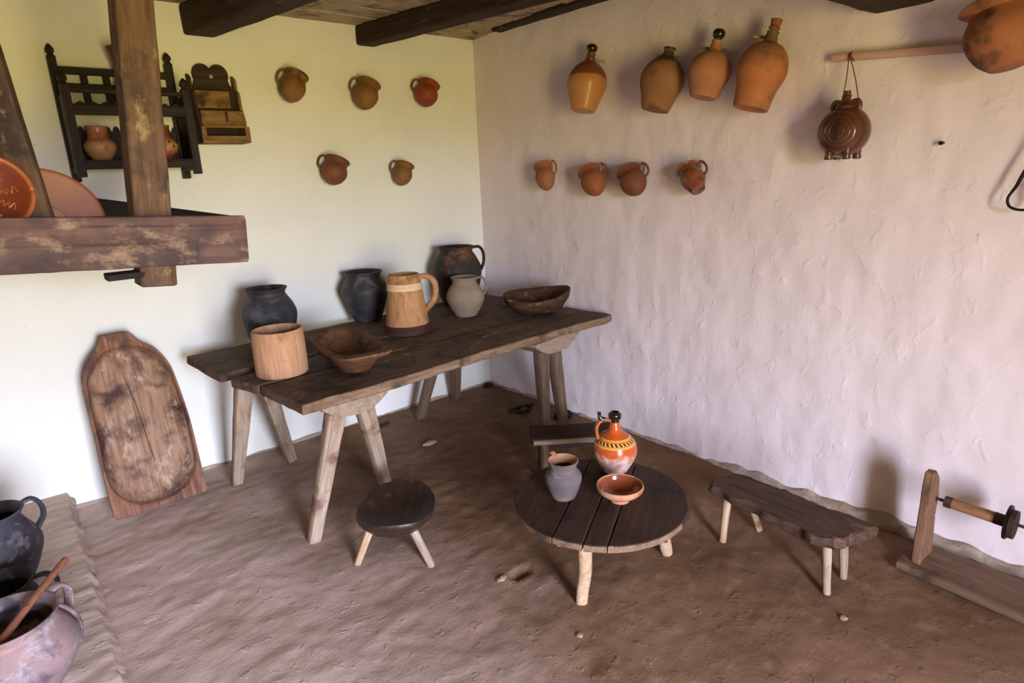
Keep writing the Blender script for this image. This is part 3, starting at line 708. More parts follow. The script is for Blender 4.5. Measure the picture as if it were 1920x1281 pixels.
# vessels on it
t = pot('clay_pot', 'small grey-brown clay pot on the round table', 'pot', (-1.244, -2.073, RZt),
    [(0.045, 0), (0.056, 0.025), (0.071, 0.075), (0.067, 0.098), (0.052, 0.118), (0.051, 0.128), (0.060, 0.152)], 'pot_table', 0.006, rot=math.radians(80), inner='inner_terra')
handle(t, [(0.052, 0.146), (0.075, 0.156), (0.092, 0.135), (0.088, 0.10), (0.070, 0.075)], [0.010, 0.011, 0.011, 0.011, 0.012], 0.5, 'inner_terra')
t = thing('painted_jug', 'glossy orange jug with yellow patterned shoulder on the round table', 'jug', mtx=Matrix.Translation((-0.933, -2.064, RZt)) @ Matrix.Rotation(math.radians(150), 4, 'Z'))
o_ = [(0.052, 0), (0.070, 0.030), (0.088, 0.070), (0.0915, 0.098), (0.082, 0.130), (0.058, 0.156), (0.036, 0.172), (0.025, 0.188), (0.021, 0.205), (0.019, 0.214)]
v, f = lathe_mesh(vessel(o_, 0.006, 6), 64); link('body', v, f, 'painted', t, auto=50)
v, f = lathe_mesh(vessel([(0.019, 0.210), (0.017, 0.222), (0.024, 0.231), (0.027, 0.243), (0.026, 0.251), (0.019, 0.257)], 0.005, 4, 0.004), 36); link('spout', v, f, 'blackglaze', t, auto=50)
handle(t, [(0.020, 0.222), (0.045, 0.232), (0.070, 0.218), (0.080, 0.190), (0.074, 0.150)], [0.011, 0.011, 0.011, 0.011, 0.012], 0.7, 'slip')
tube('nipple', [(0.048, 0, 0.230), (0.062, 0, 0.238), (0.066, 0, 0.253), (0.067, 0, 0.264)], [0.012, 0.010, 0.007, 0.009], 'blackglaze', t)
t = thing('clay_bowl', 'small glossy red-brown bowl at the front of the round table', 'bowl', (-1.114, -2.245, RZt))
prof = [(0, 0), (0.036, 0), (0.038, 0.004), (0.036, 0.012)] + catmull([(0.036, 0.012), (0.062, 0.026), (0.083, 0.043), (0.089, 0.055), (0.089, 0.062)], 4) + [(0.086, 0.064), (0.083, 0.062)]
k = len(prof)
prof += catmull([(0.081, 0.056), (0.075, 0.042), (0.054, 0.026), (0.025, 0.016)], 4) + [(0, 0.015)]
v, f = lathe_mesh(prof, 56); b = link('body', v, f, 'bowl_raw', t, auto=50); b.data.materials.append(MT['bowl_glaze'])
for p in b.data.polygons:
    if min(p.vertices) // 56 >= k - 2: p.material_index = 1
v, f = tube_mesh([(0.0855 * math.cos(a), 0.0855 * math.sin(a), 0.0645) for a in [2 * PI * q / 60 for q in range(61)]], 0.0028, seg=6, smooth_path=False); link('rim', v, f, 'bowl_raw', b)
for q in range(5):
    a = math.radians(118 + q * 9); ca, sa = math.cos(a), math.sin(a)
    tube('slip_stroke', [(0.069 * ca, 0.069 * sa, 0.0375), (0.061 * ca, 0.061 * sa, 0.0312)], [0.0016, 0.001], 'hoop', b, seg=6, smooth_path=False)

# ------------------------------------------------------------------ three-legged stool
sb = Vector((-1.655, -1.475, 0))
st = thing('milking_stool', 'dark oval three-legged stool in front of the long table', 'stool', sb)
ang = math.atan2(1.318 - 1.624, 1.534 - 1.773); ang = math.atan2(0.306, 0.239)
Rs = Matrix.Rotation(ang, 4, 'Z'); Rs.translation = Vector((0, 0, 0))
rs = []
for a, b, z in ((0.12, 0.10, 0.150), (0.16, 0.13, 0.160), (0.195, 0.160, 0.190), (0.200, 0.165, 0.207), (0.196, 0.161, 0.214), (0.180, 0.146, 0.211), (0.15, 0.12, 0.203), (0.08, 0.06, 0.190), (0.01, 0.008, 0.188)):
    rs.append([(x * (1 + 0.05 * nz((x, y, 0), 6, 3)), y * (1 + 0.05 * nz((x, y, 0), 6, 3)), z + 0.004 * nz((x, y, z), 12, 2) + 0.02 * abs(x / 0.2) ** 3 * (1 if z > 0.17 else 0)) for x, y in supell(a, b, 2.2)])
v, f = rings_mesh(rs); link('seat', v, f, 'stooltop', st, Rs, auto=50)
for a, b, m_ in (((-1.76, -1.46, 0.18), (-1.842, -1.432, -0.01), 'paleleg'), ((-1.66, -1.585, 0.18), (-1.618, -1.664, -0.01), 'leg'), ((-1.59, -1.41, 0.18), (-1.50, -1.34, -0.01), 'legdark')):
    stick('leg', a, b, 0.036, 0.028, m_, st, n=6, jit=0.08, sq=2.6, base=sb)

# ------------------------------------------------------------------ bench by the right wall
bb = Vector((-0.53, -2.60, 0))
be = thing('slab_bench', 'small rough slab bench on stick legs beside the right wall', 'bench', bb)
poly = [(-0.575, -2.285), (-0.51, -2.272), (-0.43, -2.31), (-0.405, -2.40), (-0.41, -2.60), (-0.42, -2.80), (-0.445, -2.915), (-0.53, -2.885), (-0.645, -2.85), (-0.66, -2.78), (-0.63, -2.62), (-0.615, -2.45), (-0.60, -2.34)]
Rb = Matrix.Rotation(PI / 2, 4, 'Z')
q = [Rb.inverted() @ Vector((x - bb.x, y - bb.y, 0)) for x, y in poly]
mm = Rb.copy(); mm.translation = Vector((0, 0, 0.182))
prism('seat', [(a.x, a.y) for a in q], 0.042, 'bench', be, mm, 0.007, 0.022, 7, 0.015)
for a, b, m_ in (((-0.565, -2.375, 0.20), (-0.605, -2.385, -0.01), 'paleleg'), ((-0.47, -2.40, 0.20), (-0.41, -2.445, -0.01), 'paleleg'), ((-0.598, -2.80, 0.20), (-0.628, -2.833, -0.01), 'leg'), ((-0.49, -2.815, 0.20), (-0.488, -2.834, -0.01), 'leg')):
    stick('leg', a, b, 0.034, 0.028, m_, be, n=8, jit=0.16, sq=2.4, base=bb)

# ------------------------------------------------------------------ low bench half hidden behind the round table
lb = Vector((-0.68, -1.47, 0))
lo = thing('low_bench', 'dark low slatted bench half hidden behind the painted jug', 'bench', lb)
ua = (Vector((-0.59, -1.651, 0)) - Vector((-0.85, -1.453, 0))).normalized(); ub = Vector((ua.y, -ua.x, 0)) * -1
if ub.x < 0: ub = -ub
cA = Vector((-0.85, -1.453, 0))
stick('seat', cA + ub * 0.095 - ua * 0.01 + Vector((0, 0, 0.236)), cA + ub * 0.095 + ua * 0.46 + Vector((0, 0, 0.236)), 0.18, 0.18, 'lowbench', lo, 0.026, 0.026, n=8, jit=0.03, sq=10, seg=20, base=lb)
stick('seat_edge', cA - ub * 0.005 + Vector((0, 0, 0.234)), cA - ub * 0.005 + ua * 0.45 + Vector((0, 0, 0.234)), 0.020, 0.020, 'leg', lo, 0.022, 0.022, n=8, jit=0.05, base=lb)
for i, (du, dv) in enumerate(((0.055, 0.01), (0.41, 0.01), (0.055, 0.18), (0.41, 0.18))):
    p = cA + ua * du + ub * dv
    stick('leg', p + Vector((0, 0, 0.225)), p + Vector((0, 0, -0.01)), 0.034, 0.032, 'legdark' if i < 2 else 'lowbench', lo, n=5, base=lb)
for dv, z in ((0.012, 0.06), (0.17, 0.13), (0.17, 0.185)):
    stick('rail', cA + ua * 0.06 + ub * dv + Vector((0, 0, z)), cA + ua * 0.41 + ub * dv + Vector((0, 0, z)), 0.02, 0.02, 'lowbench', lo, 0.028, 0.028, n=6, base=lb)

# ------------------------------------------------------------------ reel (bobbin winder) at the right edge
rb = Vector((-0.22, -3.2, 0))
re_ = thing('yarn_reel', 'wooden yarn reel with upright post on a long base board', 'reel', rb)
stick('base_board', (-0.190, -2.950, 0.016), (-0.225, -3.75, 0.016), 0.215, 0.27, 'reelbase', re_, 0.03, 0.03, n=20, jit=0.02, sq=14, seg=20, base=rb)
m = Matrix(((0, -1, 0), (0, 0, 1), (1, 0, 0))).to_4x4()     # local x -> up, local y -> -X, z -> +Y
m = Matrix(((0, 1, 0), (0, 0, -1), (1, 0, 0))).to_4x4()
def reelpost(y):
    mm = m.copy(); mm.translation = Vector((-0.20, y, 0.0)) - rb
    return prism('post', [(0.028, -0.062), (0.10, -0.060), (0.18, -0.055), (0.33, -0.047), (0.405, -0.037), (0.408, -0.006), (0.37, 0.035), (0.32, 0.050), (0.21, 0.056), (0.20, 0.049), (0.19, 0.058), (0.10, 0.066), (0.028, 0.085)], 0.032, 'reelpost', re_, mm, 0.004, 0.004, 3, 0.03)
reelpost(-2.985); reelpost(-3.60)
stick('spindle', (-0.175, -2.99, 0.285), (-0.175, -3.62, 0.272), 0.012, 0.012, 'reeldark', re_, n=6, sq=2, base=rb)
stick('roller', (-0.175, -3.055, 0.284), (-0.175, -3.235, 0.279), 0.040, 0.042, 'roller', re_, n=8, sq=2, seg=20, base=rb)
stick('roller_end', (-0.175, -3.045, 0.284), (-0.175, -3.07, 0.283), 0.043, 0.043, 'reeldark', re_, n=3, sq=2, seg=20, base=rb)
stick('roller_end', (-0.175, -3.20, 0.280), (-0.175, -3.236, 0.279), 0.0435, 0.0435, 'reeldark', re_, n=3, sq=2, seg=20, base=rb)
stick('flange', (-0.175, -3.236, 0.279), (-0.175, -3.244, 0.279), 0.125, 0.125, 'iron', re_, n=2, sq=2, seg=28, base=rb)
stick('flange', (-0.175, -3.246, 0.276), (-0.175, -3.264, 0.276), 0.104, 0.104, 'lowbench', re_, n=2, sq=2, seg=28, base=rb)

# ------------------------------------------------------------------ mugs hanging on the walls
def mug(label, mid, axis, hdir, h, r, mat, group, rimk=0.88, basek=0.36, fat=1.0):
    ax = Vector(axis).normalized(); base = Vector(mid) - ax * (h * 0.5)
    t = thing('clay_mug', label, 'mug', mtx=frame(base, ax, hdir), group=group)
    h *= 1.06
    o = [(r * basek, 0), (r * 0.74, h * 0.16), (r * 0.97, h * 0.40), (r * 0.97, h * 0.58), (r * 0.83, h * 0.76), (r * 0.82, h * 0.82), (r * rimk, h)]
    v, f = lathe_mesh(vessel(o, 0.006, 4), 40); bd_ = link('body', v, f, mat, t, auto=50)
    handle(t, [(r * 0.84, h * 0.95), (r * 1.16, h * 1.03), (r * 1.38, h * 0.85), (r * 1.30, h * 0.60), (r * 0.95, h * 0.45)], [0.009, 0.010, 0.010, 0.010, 0.011], 0.55, mat)
    v, f = tube_mesh([(r * rimk * math.cos(a), r * rimk * math.sin(a), h * 0.985) for a in [2 * PI * q / 40 for q in range(41)]], 0.0055, seg=8, smooth_path=False)
    link('rim', v, f, mat, bd_)
    return t
GL, GR = 'mugs hung on the left wall', 'mugs hung on the right wall'
LA, LH = (0.45, 0.12, 0.86), (-0.75, 0.60, 0.30)
RA, RH = (0.27, 0.66, 0.72), (0.55, -0.75, 0.40)
mug('ochre clay mug on left wall, nearest the carved box', (-1.318, -0.085, 2.062), LA, LH, 0.150, 0.070, 'cup_ochre_soot', GL)
mug('tan-brown clay mug, middle of the upper three on the left wall', (-0.880, -0.085, 2.040), LA, LH, 0.152, 0.076, 'cup_ochre', GL)
mug('bright red clay mug on the left wall nearest the corner', (-0.452, -0.085, 2.064), LA, LH, 0.140, 0.074, 'cup_red', GL)
mug('dark brown clay mug, left one of the lower two on left wall', (-1.130, -0.085, 1.610), LA, LH, 0.140, 0.076, 'cup_brown', GL)
mug('smallest ochre clay mug low on the left wall towards the corner', (-0.672, -0.08, 1.580), LA, LH, 0.128, 0.062, 'cup_ochre', GL)
mug('narrow light rust mug on the right wall nearest the corner', (-0.085, -0.775, 1.525), (0.22, 0.50, 0.85), RH, 0.155, 0.060, 'cup_tan', GR)
mug('rust clay mug second from the corner on the right wall', (-0.085, -1.172, 1.490), RA, RH, 0.160, 0.070, 'cup_rust', GR)
mug('smooth red-brown clay mug third from the corner on the right wall', (-0.085, -1.458, 1.485), RA, RH, 0.145, 0.071, 'cup_brown', GR)
mug('mottled glazed mug on the right wall farthest from the corner', (-0.085, -1.825, 1.490), RA, RH, 0.132, 0.060, 'cup_glaze', GR, basek=0.58)

# ------------------------------------------------------------------ big jugs hanging high on the right wall
def walljug(label, base, axis, h, r, mat, neckmat, stop, hang, neck=0.16, rb_=0.52, belly=0.55):
    ax = Vector(axis).normalized()
    t = thing('clay_jug', label, 'jug', mtx=frame(base, ax, (0.6, 0.7, 0)), group='big jugs hung on the right wall')
    o = [(r * rb_, 0), (r * (rb_ + 0.06), h * 0.02), (r * 0.80, h * (belly - 0.30)), (r * 0.975, h * (belly - 0.08)), (r * 0.985, h * (belly + 0.06)), (r * 0.86, h * (belly + 0.21)), (r * 0.60, h * (belly + 0.34)), (r * 0.34, h * 0.97), (r * 0.25, h * (0.97 + neck * 0.35)), (r * 0.22, h * (0.97 + neck * 0.8)), (r * 0.25, h * (0.97 + neck))]
    v, f = lathe_mesh(vessel(o, 0.006, 5), 44); link('body', v, f, mat, t, auto=50)
    zt = h * (0.97 + neck)
    handle(t, [(r * 0.22, zt - 0.008), (r * 0.42, zt + 0.004), (r * 0.64, zt - 0.022), (r * 0.66, h * (belly + 0.27))], [0.011, 0.011, 0.011, 0.013], 0.7, neckmat)
    if stop == 'ball':
        v, f = lathe_mesh(vessel([(r * 0.20, zt - 0.004), (r * 0.17, zt + 0.008), (r * 0.26, zt + 0.018), (r * 0.29, zt + 0.030), (r * 0.26, zt + 0.042), (r * 0.18, zt + 0.047)], 0.006, 4, 0.004), 28)
        link('spout', v, f, 'blackglaze', t, auto=50)
    elif stop == 'cup':
        v, f = lathe_mesh(vessel([(r * 0.16, zt - 0.004), (r * 0.18, zt + 0.010), (r * 0.24, zt + 0.016), (r * 0.19, zt + 0.022), (r * 0.22, zt + 0.044), (r * 0.24, zt + 0.047)], 0.005, 3, 0.004), 28)
        link('spout', v, f, 'cup_rust', t, auto=50)
    else:
        v, f = tube_mesh([(r * 0.25 * math.cos(a), r * 0.25 * math.sin(a), zt) for a in [2 * PI * q / 30 for q in range(31)]], 0.004, seg=8, smooth_path=False)
        link('lip', v, f, 'blackglaze', t)
    if hang:
        # wall peg beside the neck
        inv = t.matrix_world.inverted() if False else frame(base, ax, (0.6, 0.7, 0)).inverted()
        P0 = inv @ Vector((0.01, hang[0], hang[1])); P1 = inv @ Vector((-0.105, hang[0] + hang[2], hang[1] + 0.005))
        tube('hanging_peg', [P0, P1], [0.007, 0.009], 'tag', t, seg=8, smooth_path=False, flat=0.6)
    return t
walljug('orange jug with dark shoulder, nearest the corner on right wall', (-0.135, -1.145, 1.872), (0.20, -0.03, 0.97), 0.262, 0.107, 'orange_two', 'cup_rust', 'ball', (-1.175, 2.125, 0.0), rb_=0.56)
walljug('tan-brown jug without stopper, second from the corner', (-0.14, -1.632, 1.826), (0.20, -0.13, 0.95), 0.252, 0.106, 'brown_jug', 'brown_jug', 'none', (-1.655, 2.075, 0.05), rb_=0.58)
walljug('round peach jug with black spout, third from the corner', (-0.15, -1.905, 1.852), (0.20, -0.13, 0.95), 0.205, 0.095, 'peach_jug', 'peach_jug', 'ball', (-1.915, 2.065, 0.05), neck=0.22, rb_=0.56)
walljug('largest orange jug with grey flashing, fourth from the corner', (-0.150, -2.142, 1.782), (0.20, -0.16, 0.95), 0.272, 0.103, 'orange_grey', 'peach_jug', 'cup', (-2.16, 2.07, 0.05), rb_=0.66, belly=0.58)

# ------------------------------------------------------------------ bar, canteen, big pot and iron on the right wall
br = stick('hanging_bar', (-0.012, -2.41, 1.950), (-0.012, -3.40, 1.868), 0.02, 0.02, 'bar', None, 0.028, 0.028, n=14, sq=8)
tag(br, 'pale thin wooden bar fixed along the upper right wall', 'bar')
fc = Vector((-0.105, -2.520, 1.658))
fl = thing('clay_canteen', 'round dark glazed canteen hanging by cord from the wall bar', 'canteen', fc)
mflask = frame((0, 0, 0), (-1, -0.05, 0.02), (0, 0, 1))
prof = [(0, -0.070)] + catmull([(0.055, -0.068), (0.082, -0.048), (0.094, -0.015), (0.096, 0.01), (0.088, 0.034)], 4) + [(0.080, 0.040), (0.078, 0.044), (0.080, 0.048), (0.076, 0.056), (0.066, 0.060), (0.0645, 0.0585), (0.060, 0.0625), (0.048, 0.065), (0.0465, 0.0635), (0.042, 0.0665), (0.030, 0.068), (0.0285, 0.0665), (0.024, 0.069), (0.012, 0.070), (0, 0.070)]
v, f = lathe_mesh(prof, 52); link('body', v, f, 'flask', fl, mflask, auto=35)
v, f = lathe_mesh([(0.034, 0.082), (0.040, 0.094), (0.034, 0.104), (0.020, 0.110), (0.016, 0.118), (0.015, 0.128), (0.019, 0.132), (0.014, 0.136), (0.013, 0.152), (0.008, 0.152), (0.008, 0.12)], 28); link('neck', v, f, 'flask', fl, auto=45)
for sgn in (-1, 1):
    tube('lug', [(0, sgn * 0.022, 0.110), (0, sgn * 0.042, 0.112), (0, sgn * 0.050, 0.095), (0, sgn * 0.046, 0.075)], [0.009, 0.010, 0.010, 0.010], 'flask', fl)
for dx, dy in ((-0.035, 0.035), (-0.04, -0.035), (0.03, 0.03), (0.03, -0.045)):
    v, f = lathe_mesh([(0, -0.104), (0.014, -0.103), (0.017, -0.096), (0.014, -0.086), (0.016, -0.06), (0, -0.05)], 16)
    link('foot', v, f, 'flask', fl, Matrix.Translation((dx, dy, 0)), auto=50)
for sgn, yy in ((-1, -0.046), (1, 0.020)):
    tube('cord', [(0.0, yy, 0.105), (0.045, (yy + 0.035) / 2, 0.20), (0.085, 0.042, 0.30)], 0.0018, 'cord', fl, seg=6)
tube('cord_knot', [(0.088, 0.035 , 0.302), (0.074, 0.033, 0.288), (0.078, 0.025, 0.276), (0.10, 0.028, 0.272)], 0.004, 'cord', fl, seg=6)
mp_ = frame((-0.165, -3.030, 1.815), (0.10, 0.20, 0.93), (0.4, -0.8, 0))
bp = thing('clay_pot', 'sooty orange pot hanging at the top right edge of the wall', 'pot', mtx=mp_)
v, f = lathe_mesh(vessel([(0.050, 0), (0.085, 0.035), (0.108, 0.09), (0.106, 0.13), (0.090, 0.168), (0.090, 0.178), (0.116, 0.20)], 0.008), 44); link('body', v, f, 'bigpot', bp, auto=50)
handle(bp, [(0.105, 0.198), (0.150, 0.190), (0.162, 0.150), (0.145, 0.11), (0.105, 0.09)], [0.012, 0.013, 0.013, 0.013, 0.014], 0.6, 'bigpot')
ir = tube('iron_shears', [(-0.05, -3.140, 1.60), (-0.05, -3.100, 1.50), (-0.05, -3.082, 1.445), (-0.05, -3.072, 1.425), (-0.05, -3.062, 1.400), (-0.05, -3.070, 1.374), (-0.05, -3.100, 1.362), (-0.05, -3.135, 1.370), (-0.05, -3.150, 1.400), (-0.05, -3.140, 1.430), (-0.05, -3.165, 1.50), (-0.05, -3.185, 1.60)], [0.004, 0.006, 0.006, 0.005, 0.0045, 0.0045, 0.0045, 0.0045, 0.0045, 0.005, 0.006, 0.004], 'iron')
tag(ir, 'black iron loop of shears hanging at the right edge of the wall', 'shears')
o = stick('wall_nail', (0.02, -2.828, 1.598), (-0.012, -2.828, 1.597), 0.011, 0.015, 'iron', None, n=2, sq=2, seg=10)
tag(o, 'small dark nail stub alone on the right wall', 'nail')

# ------------------------------------------------------------------ wall shelf on the left wall
sx0, sx1, sd = -2.385, -1.911, 0.25
sh0 = Vector((-2.15, 0, 1.6))
sh = thing('wall_shelf', 'black wooden wall shelf with turned finials behind the hood post', 'shelf', sh0)
def spost(x, yy, z0, z1):
    w = 0.017
    m = Matrix(((0, 0, -1), (0, 1, 0), (1, 0, 0))).to_4x4(); m.translation = Vector((x, yy, 0)) - Vector((sh0.x, 0, sh0.z))
    rings = []
    for z, k in ((z0, 0.9), (z0 + 0.004, 1), (z1 - 0.052, 1), (z1 - 0.048, 0.7), (z1 - 0.040, 0.62), (z1 - 0.034, 0.95), (z1 - 0.022, 0.95), (z1 - 0.008, 0.5), (z1, 0.12)):
        rings.append([(z, w * k * sy, w * k * sx) for sy, sx in ((-1, -1), (1, -1), (1, 1), (-1, 1))])
    v, f = rings_mesh(rings); return link('upright', v, f, 'shelfwood', sh, m, auto=30)
for x in (sx0, sx1):
    spost(x, -0.022, 1.603, 2.203); spost(x, -sd, 1.62, 2.056)
SB = dict(mat='shelfwood', parent=sh, base=sh0)
box('shelf_board', (sx0, -sd - 0.012, 1.672), (sx1, -0.005, 1.692), 'shelfwood', sh, base=sh0)
box('shelf_board', (sx0, -sd - 0.008, 1.905), (sx1, -0.005, 1.921), 'shelfwood', sh, base=sh0)
box('rail', (sx0, -sd - 0.014, 1.652), (sx1, -sd + 0.008, 1.684), 'shelfwood', sh, base=sh0)
box('rail', (sx0, -sd - 0.014, 1.882), (sx1, -sd + 0.008, 1.925), 'shelfwood', sh, base=sh0)
box('rail', (sx0, -sd - 0.010, 1.972), (sx1, -sd + 0.006, 1.992), 'shelfwood', sh, base=sh0)
box('rail', (sx0, -0.034, 2.078), (sx1, -0.012, 2.110), 'shelfwood', sh, base=sh0)
box('rail', (sx0, -0.034, 2.012), (sx1, -0.012, 2.040), 'shelfwood', sh, base=sh0)
for x in (-2.275, -2.185, -2.09, -2.0):
    box('slat', (x - 0.014, -0.030, 1.921), (x + 0.014, -0.016, 2.09), 'shelfwood', sh, base=sh0, along='z')
for x in (sx0, sx1):
    box('side_panel', (x - 0.007, -sd + 0.015, 1.66), (x + 0.007, -0.03, 1.98), 'shelfwood', sh, base=sh0, along='z')
    box('bracket', (x - 0.012, -sd + 0.02, 1.640), (x + 0.012, -0.03, 1.664), 'shelfwood', sh, base=sh0, along='y')
# zigzag back board
poly = [(sx0 - sh0.x, 1.69 - 1.6), (sx1 - sh0.x, 1.69 - 1.6)]
N = 13
for i in range(N, -1, -1):
    x = sx0 + (sx1 - sx0) * i / N - sh0.x
    poly.append((x, 1.822 - 1.6))
    if i > 0:
        xm = x - (sx1 - sx0) / N * 0.5
        poly += [(xm + 0.008, 1.850 - 1.6), (xm, 1.856 - 1.6), (xm - 0.008, 1.850 - 1.6)]
mz = Matrix(((1, 0, 0), (0, 0, -1), (0, 1, 0))).to_4x4(); mz.translation = Vector((0, -0.010, 0))
prism('zigzag_board', poly, 0.012, 'shelfwood', sh, mz, 0.001)
# carved lace along the front of the middle shelf
poly = [(sx0 - sh0.x, 1.92 - 1.6), (sx1 - sh0.x, 1.92 - 1.6)]
for i in range(20, -1, -1): poly.append((sx0 + (sx1 - sx0) * i / 20 - sh0.x, 1.934 - 1.6 + 0.007 * math.cos(PI * i)))
ml = mz.copy(); ml.translation = Vector((0, -sd + 0.005, 0)); prism('lace_edge', poly, 0.008, 'shelfwood', sh, ml, 0.001)
# jugs standing in it
pot('clay_jug', 'streaked pale orange jug standing in the wall shelf, left compartment', 'jug', (-2.283, -0.14, 1.692),
    [(0.034, 0), (0.052, 0.025), (0.066, 0.058), (0.060, 0.080), (0.046, 0.098), (0.042, 0.112), (0.043, 0.142), (0.047, 0.150)], 'shelf_jug', 0.006, group='jugs in the wall shelf')
t = pot('clay_jug', 'red-necked jug with dark painted marks right of the hood post', 'jug', (-2.03, -0.14, 1.692),
    [(0.040, 0), (0.060, 0.025), (0.076, 0.062), (0.068, 0.085), (0.048, 0.105), (0.043, 0.12), (0.046, 0.15), (0.052, 0.158)], 'shelf_jug', 0.006, group='jugs in the wall shelf')
v, f = lathe_mesh([(0.049, 0.106), (0.0455, 0.12), (0.048, 0.15), (0.050, 0.153), (0.044, 0.153), (0.042, 0.12), (0.044, 0.106)], 40); f = [q for q in f if len(q) == 4]
link('neck_band', v, f, 'cup_red', t)
for q in range(10):
    a = 2 * PI * q / 10
    for rr, zz in ((0.0735, 0.080), (0.0775, 0.062)):
        v, f = lathe_mesh([(0, 0.0), (0.007, 0.0005), (0.006, 0.0015), (0, 0.002)], 8, (1, 0.6))
        aa = a + (0.25 if zz < 0.07 else 0)
        link('painted_mark', v, f, 'blackglaze', t, frame((rr * math.cos(aa), rr * math.sin(aa), zz), (math.cos(aa), math.sin(aa), 0.25), (0, 0, 1)))
t = pot('clay_jug', 'dark brown flared jug on top of the wall shelf behind the post', 'jug', (-2.105, -0.13, 1.921),
    [(0.050, 0), (0.066, 0.03), (0.072, 0.06), (0.060, 0.10), (0.050, 0.14), (0.056, 0.19), (0.070, 0.25), (0.078, 0.268)], 'top_jug', 0.007, group='jugs in the wall shelf')
o = tube('scrap_bow', [(-2.300, -sd - 0.012, 2.035), (-2.285, -sd - 0.02, 2.05), (-2.27, -sd - 0.016, 2.062)], [0.004, 0.003, 0.006], 'tag', None)
bpy.data.objects.remove(o)

# ------------------------------------------------------------------ carved salt box
kb = Vector((-1.715, 0, 1.78))
kx = thing('wall_box', 'small ochre wooden wall box with heart-shaped top and tray', 'box', kb)
mk = Matrix(((1, 0, 0), (0, 0, -1), (0, 1, 0))).to_4x4(); mk.translation = Vector((0, -0.004, 0))
poly = [(-0.100, 0.0), (0.108, 0.0), (0.108, 0.26), (0.088, 0.29)]
for i in range(13): a = -0.15 * PI + i * (0.95 * PI) / 12; poly.append((0.040 + 0.048 * math.cos(a), 0.335 + 0.052 * math.sin(a)))
for i in range(13): a = 0.20 * PI + i * (0.95 * PI) / 12; poly.append((-0.040 + 0.048 * math.cos(a), 0.335 + 0.052 * math.sin(a)))
poly += [(-0.088, 0.29), (-0.100, 0.26)]
prism('back_board', poly, 0.012, 'saltdark', kx, mk, 0.002)
o = stick('hanging_hole', (0.0, -0.015, 0.325), (0.0, -0.022, 0.325), 0.018, 0.018, 'bar', kx, n=2, sq=2, seg=14, up=(0, 0, 1))
ms = Matrix(((0, 0, 1), (-1, 0, 0), (0, 1, 0))).to_4x4()
for x in (-0.118, 0.100):
    mm = ms.copy(); mm.translation = Vector((x, 0, 0))
    prism('side', [(0.003, 0.0), (0.118, 0.0), (0.116, 0.10), (0.085, 0.17), (0.080, 0.24), (0.050, 0.26), (0.046, 0.315), (0.003, 0.335)], 0.014, 'saltdark' if x < 0 else 'saltbox', kx, mm, 0.002)
bx = lambda nm, lo, hi, mt_='saltbox': prism_box(nm, lo, hi, mt_)
def prism_box(nm, lo, hi, mt_): return box(nm, Vector(lo), Vector(hi), mt_, kx, 0.002)
prism_box('bottom', (-0.118, -0.135, -0.008), (0.118, -0.004, 0.006), 'saltbox')
prism_box('tray_lip', (-0.118, -0.138, 0.006), (0.118, -0.126, 0.026), 'saltbox')
prism_box('tray_top', (-0.104, -0.128, 0.066), (0.104, -0.118, 0.078), 'saltbox')
prism_box('tray_end', (-0.118, -0.138, 0.020), (-0.096, -0.124, 0.072), 'saltbox')
prism_box('tray_end', (0.096, -0.138, 0.020), (0.118, -0.124, 0.072), 'saltbox')
prism_box('front_panel', (-0.104, -0.116, 0.076), (0.104, -0.102, 0.150), 'saltbox')
prism_box('keyhole', (0.012, -0.119, 0.098), (0.024, -0.1155, 0.146), 'saltdark')
prism_box('upper_panel', (-0.104, -0.072, 0.165), (0.060, -0.060, 0.250), 'saltbox')
prism_box('upper_floor', (-0.104, -0.104, 0.146), (0.104, -0.01, 0.156), 'saltdark')

# ------------------------------------------------------------------ plates in the hood frame
pc = Vector((-2.742, -1.482, 1.555))
pm = frame(pc, (0.10, -0.97, 0.22), (1, 0, 0))
pt = thing('relief_plate', 'glazed red-brown plate with raised squiggles in the hood frame', 'plate', mtx=pm)
v, f = lathe_mesh([(0, 0.0), (0.055, 0.0), (0.060, 0.006), (0.088, 0.028), (0.098, 0.034), (0.101, 0.038), (0.098, 0.042), (0.088, 0.040), (0.078, 0.032), (0.055, 0.012), (0, 0.009)], 56); pb_ = link('body', v, f, 'plate_glaze', pt, auto=60)
v, f = tube_mesh([(0.095 * math.cos(a), 0.095 * math.sin(a), 0.039) for a in [2 * PI * q / 60 for q in range(61)]], 0.007, seg=8, smooth_path=False); link('rim', v, f, 'slip', pb_)
def zr(r): return 0.010 if r < 0.05 else 0.010 + (r - 0.05) * 0.75
for q in range(8):
    a0 = 2 * PI * q / 8 + 0.2; pts = []
    for s_ in range(7):
        r_ = 0.030 + 0.006 * s_; a = a0 + (0.16 if s_ % 2 else -0.16); pts.append((r_ * math.cos(a), r_ * math.sin(a), zr(r_) + 0.002))
    tube('slip_squiggle', pts, 0.0026, 'slip', pb_, seg=6)
pm = frame((-2.625, -1.20, 1.452), (0.10, 0.93, 0.30), (1, 0, 0))
pk = thing('clay_dish', 'pink unglazed underside of a large dish in the hood frame', 'dish', mtx=pm)
v, f = lathe_mesh([(0, 0.0), (0.075, 0.0), (0.078, -0.004), (0.082, 0.002), (0.13, 0.020), (0.165, 0.045), (0.172, 0.052), (0.166, 0.056), (0.13, 0.034), (0.08, 0.016), (0, 0.014)], 60); link('body', v, f, 'plate_pink', pk, auto=50)
v, f = tube_mesh([(0.169 * math.cos(a), 0.169 * math.sin(a), 0.051) for a in [2 * PI * q / 60 for q in range(61)]], 0.005, seg=8, smooth_path=False); link('rim', v, f, 'cup_rust', pk)

